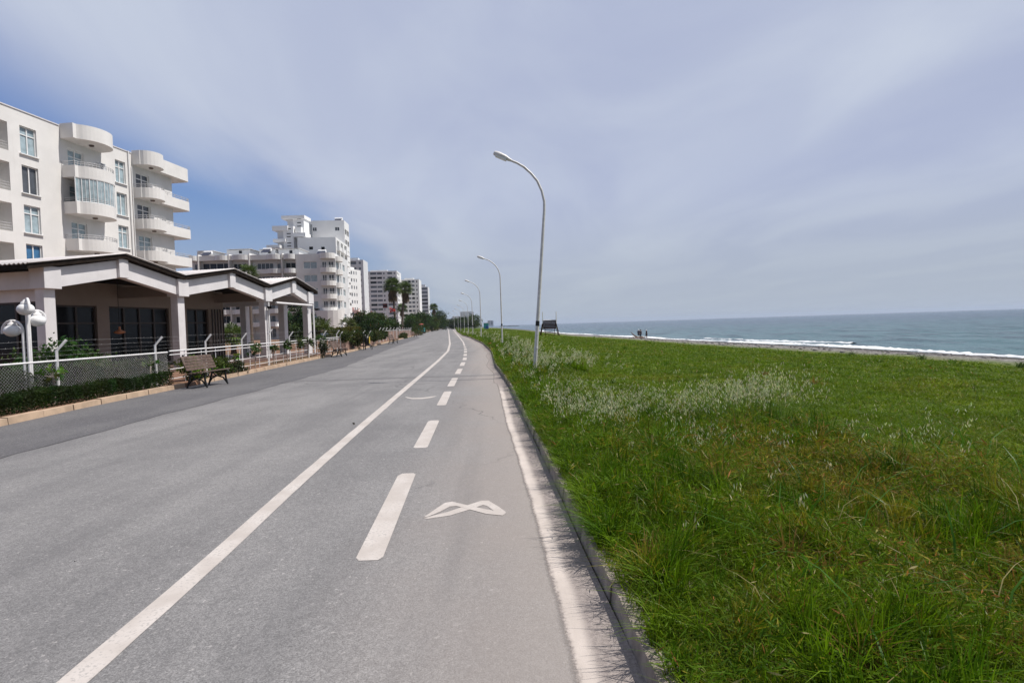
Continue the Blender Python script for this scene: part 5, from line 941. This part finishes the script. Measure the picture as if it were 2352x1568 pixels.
# bits of litter and leaves on the asphalt
for u, v, lb in ((812, 974, 'dark dry leaf lying left of the white lane line'), (172, 1292, 'tiny dark pebble on the open asphalt at left')):
    p_ = gp(u, v, .004); o = leaves(np.array([p_ + (0, 0, .012), p_ + (.008, .004, .012)]), np.array([.035, .03]) * (1 if v < 1000 else .3), np.array([(.05, .04, .03)] * 2), .6); tag(npmesh('fallen_leaf' if v < 1000 else 'pebble', o[0], o[1], M['leaf'], o[2]), lb, 'leaf' if v < 1000 else 'pebble')

# ------------------------------------------------------------------ light and sky
EL = R(59.6); sun = bpy.data.lights.new('sun', 'SUN'); sun.energy = 4.9; sun.angle = R(.53); sun.color = (1., .95, .88); so = bpy.data.objects.new('sun', sun); COL.objects.link(so)
so.rotation_euler = Vector((math.cos(EL), .02, math.sin(EL))).to_track_quat('Z', 'Y').to_euler()
W = bpy.data.worlds.new('World'); S.world = W; W.use_nodes = True; n = NT(W.node_tree); bg = next(x for x in n.n if x.type == 'BACKGROUND'); STR = .1
sky = n.node('ShaderNodeTexSky', sky_type='NISHITA', sun_disc=False, sun_elevation=EL, sun_rotation=R(90), altitude=5, air_density=1.3, dust_density=2.2, ozone_density=1.2)
d = n.node('ShaderNodeTexCoord').outputs['Generated']; s3 = n.node('ShaderNodeSeparateXYZ'); n.put(s3.inputs[0], d); dz = n.math('MAXIMUM', s3.outputs[2], 0.); zc = n.math('ADD', dz, .05)
px, py = n.math('DIVIDE', s3.outputs[0], zc), n.math('DIVIDE', s3.outputs[1], zc); cv = n.node('ShaderNodeCombineXYZ'); n.put(cv.inputs[0], px); n.put(cv.inputs[1], py); P = cv.outputs[0]
warp = n.noise(n.scale(P, (.5, .3, 1)), .9, 4, .5); streak = n.noise(n.scale(P, (.75, .33, 1)), 1.15, 6, .52, .7); soft = n.noise(n.scale(P, (.35, .18, 1)), 1.3, 3, .5)
pw = n.math('ADD', px, n.math('MULTIPLY', n.math('SUBTRACT', warp, .5), 1.1)); edge = n.ramp(n.math('ADD', pw, n.math('MULTIPLY', n.math('SUBTRACT', streak, .5), .9)), -1.72, -1.02)
band = n.math('SUBTRACT', 1., n.ramp(n.math('ABSOLUTE', n.math('SUBTRACT', pw, 1.15)), .0, .75)); band2 = n.math('SUBTRACT', 1., n.ramp(n.math('ABSOLUTE', n.math('SUBTRACT', pw, -.75)), .0, .8))
bri = n.math('ADD', n.math('MULTIPLY', n.ramp(streak, .35, .68), .55), n.math('ADD', n.math('MULTIPLY', band, .35), n.math('MULTIPLY', band2, .3)), clamp=True); bri = n.math('ADD', bri, n.math('MULTIPLY', n.math('SUBTRACT', soft, .5), .5), clamp=True)
cl = n.mix(bri, (.44, .49, .66), (.63, .685, .785))
clear = n.mix(.93, n.mix(1., sky.outputs[0], (STR * 1.0,) * 3, 'MULTIPLY'), n.mix(n.ramp(dz, .1, .5), (.19, .33, .62), (.12, .195, .48)))
cl = n.mix(n.ramp(s3.outputs[1], .12, -.25), cl, (.23, .25, .31)); c = n.mix(n.math('MULTIPLY', edge, .93), clear, cl); hz = n.ramp(dz, .24, .0); c = n.mix(n.math('MULTIPLY', hz, .85), c, (.43, .485, .555))  # unseen sky behind the camera darkened, added to dim the walls facing it
n.put(bg.inputs[0], n.mix(1., c, (1 / STR,) * 3, 'MULTIPLY')); bg.inputs[1].default_value = STR
vs = S.view_settings; vs.view_transform = 'Standard'; vs.look = 'None'; vs.gamma = 1; vs.exposure = 0
try: vs.use_curve_mapping = False
except Exception: pass
cy = S.cycles; cy.max_bounces = 6; cy.diffuse_bounces = 3; cy.glossy_bounces = 3; cy.transmission_bounces = 4; cy.transparent_max_bounces = 4; cy.volume_bounces = 0; cy.use_denoising = True
# ------------------------------------------------------------------ thin sea haze
hz_m = bpy.data.materials.new('haze'); hz_m.use_nodes = True; n = NT(hz_m.node_tree)
for x in list(n.n):
    if x.type == 'BSDF_PRINCIPLED': n.n.remove(x)
v = n.node('ShaderNodeVolumePrincipled'); v.inputs['Color'].default_value = (.72, .83, 1., 1); v.inputs['Density'].default_value = .00011; v.inputs['Anisotropy'].default_value = .1
n.l.new(v.outputs[0], next(x for x in n.n if x.type == 'OUTPUT_MATERIAL').inputs['Volume'])
struct(MB().box(-9500, 14500, -1600, 14500, -14, 60).build('haze', hz_m), 'stuff')
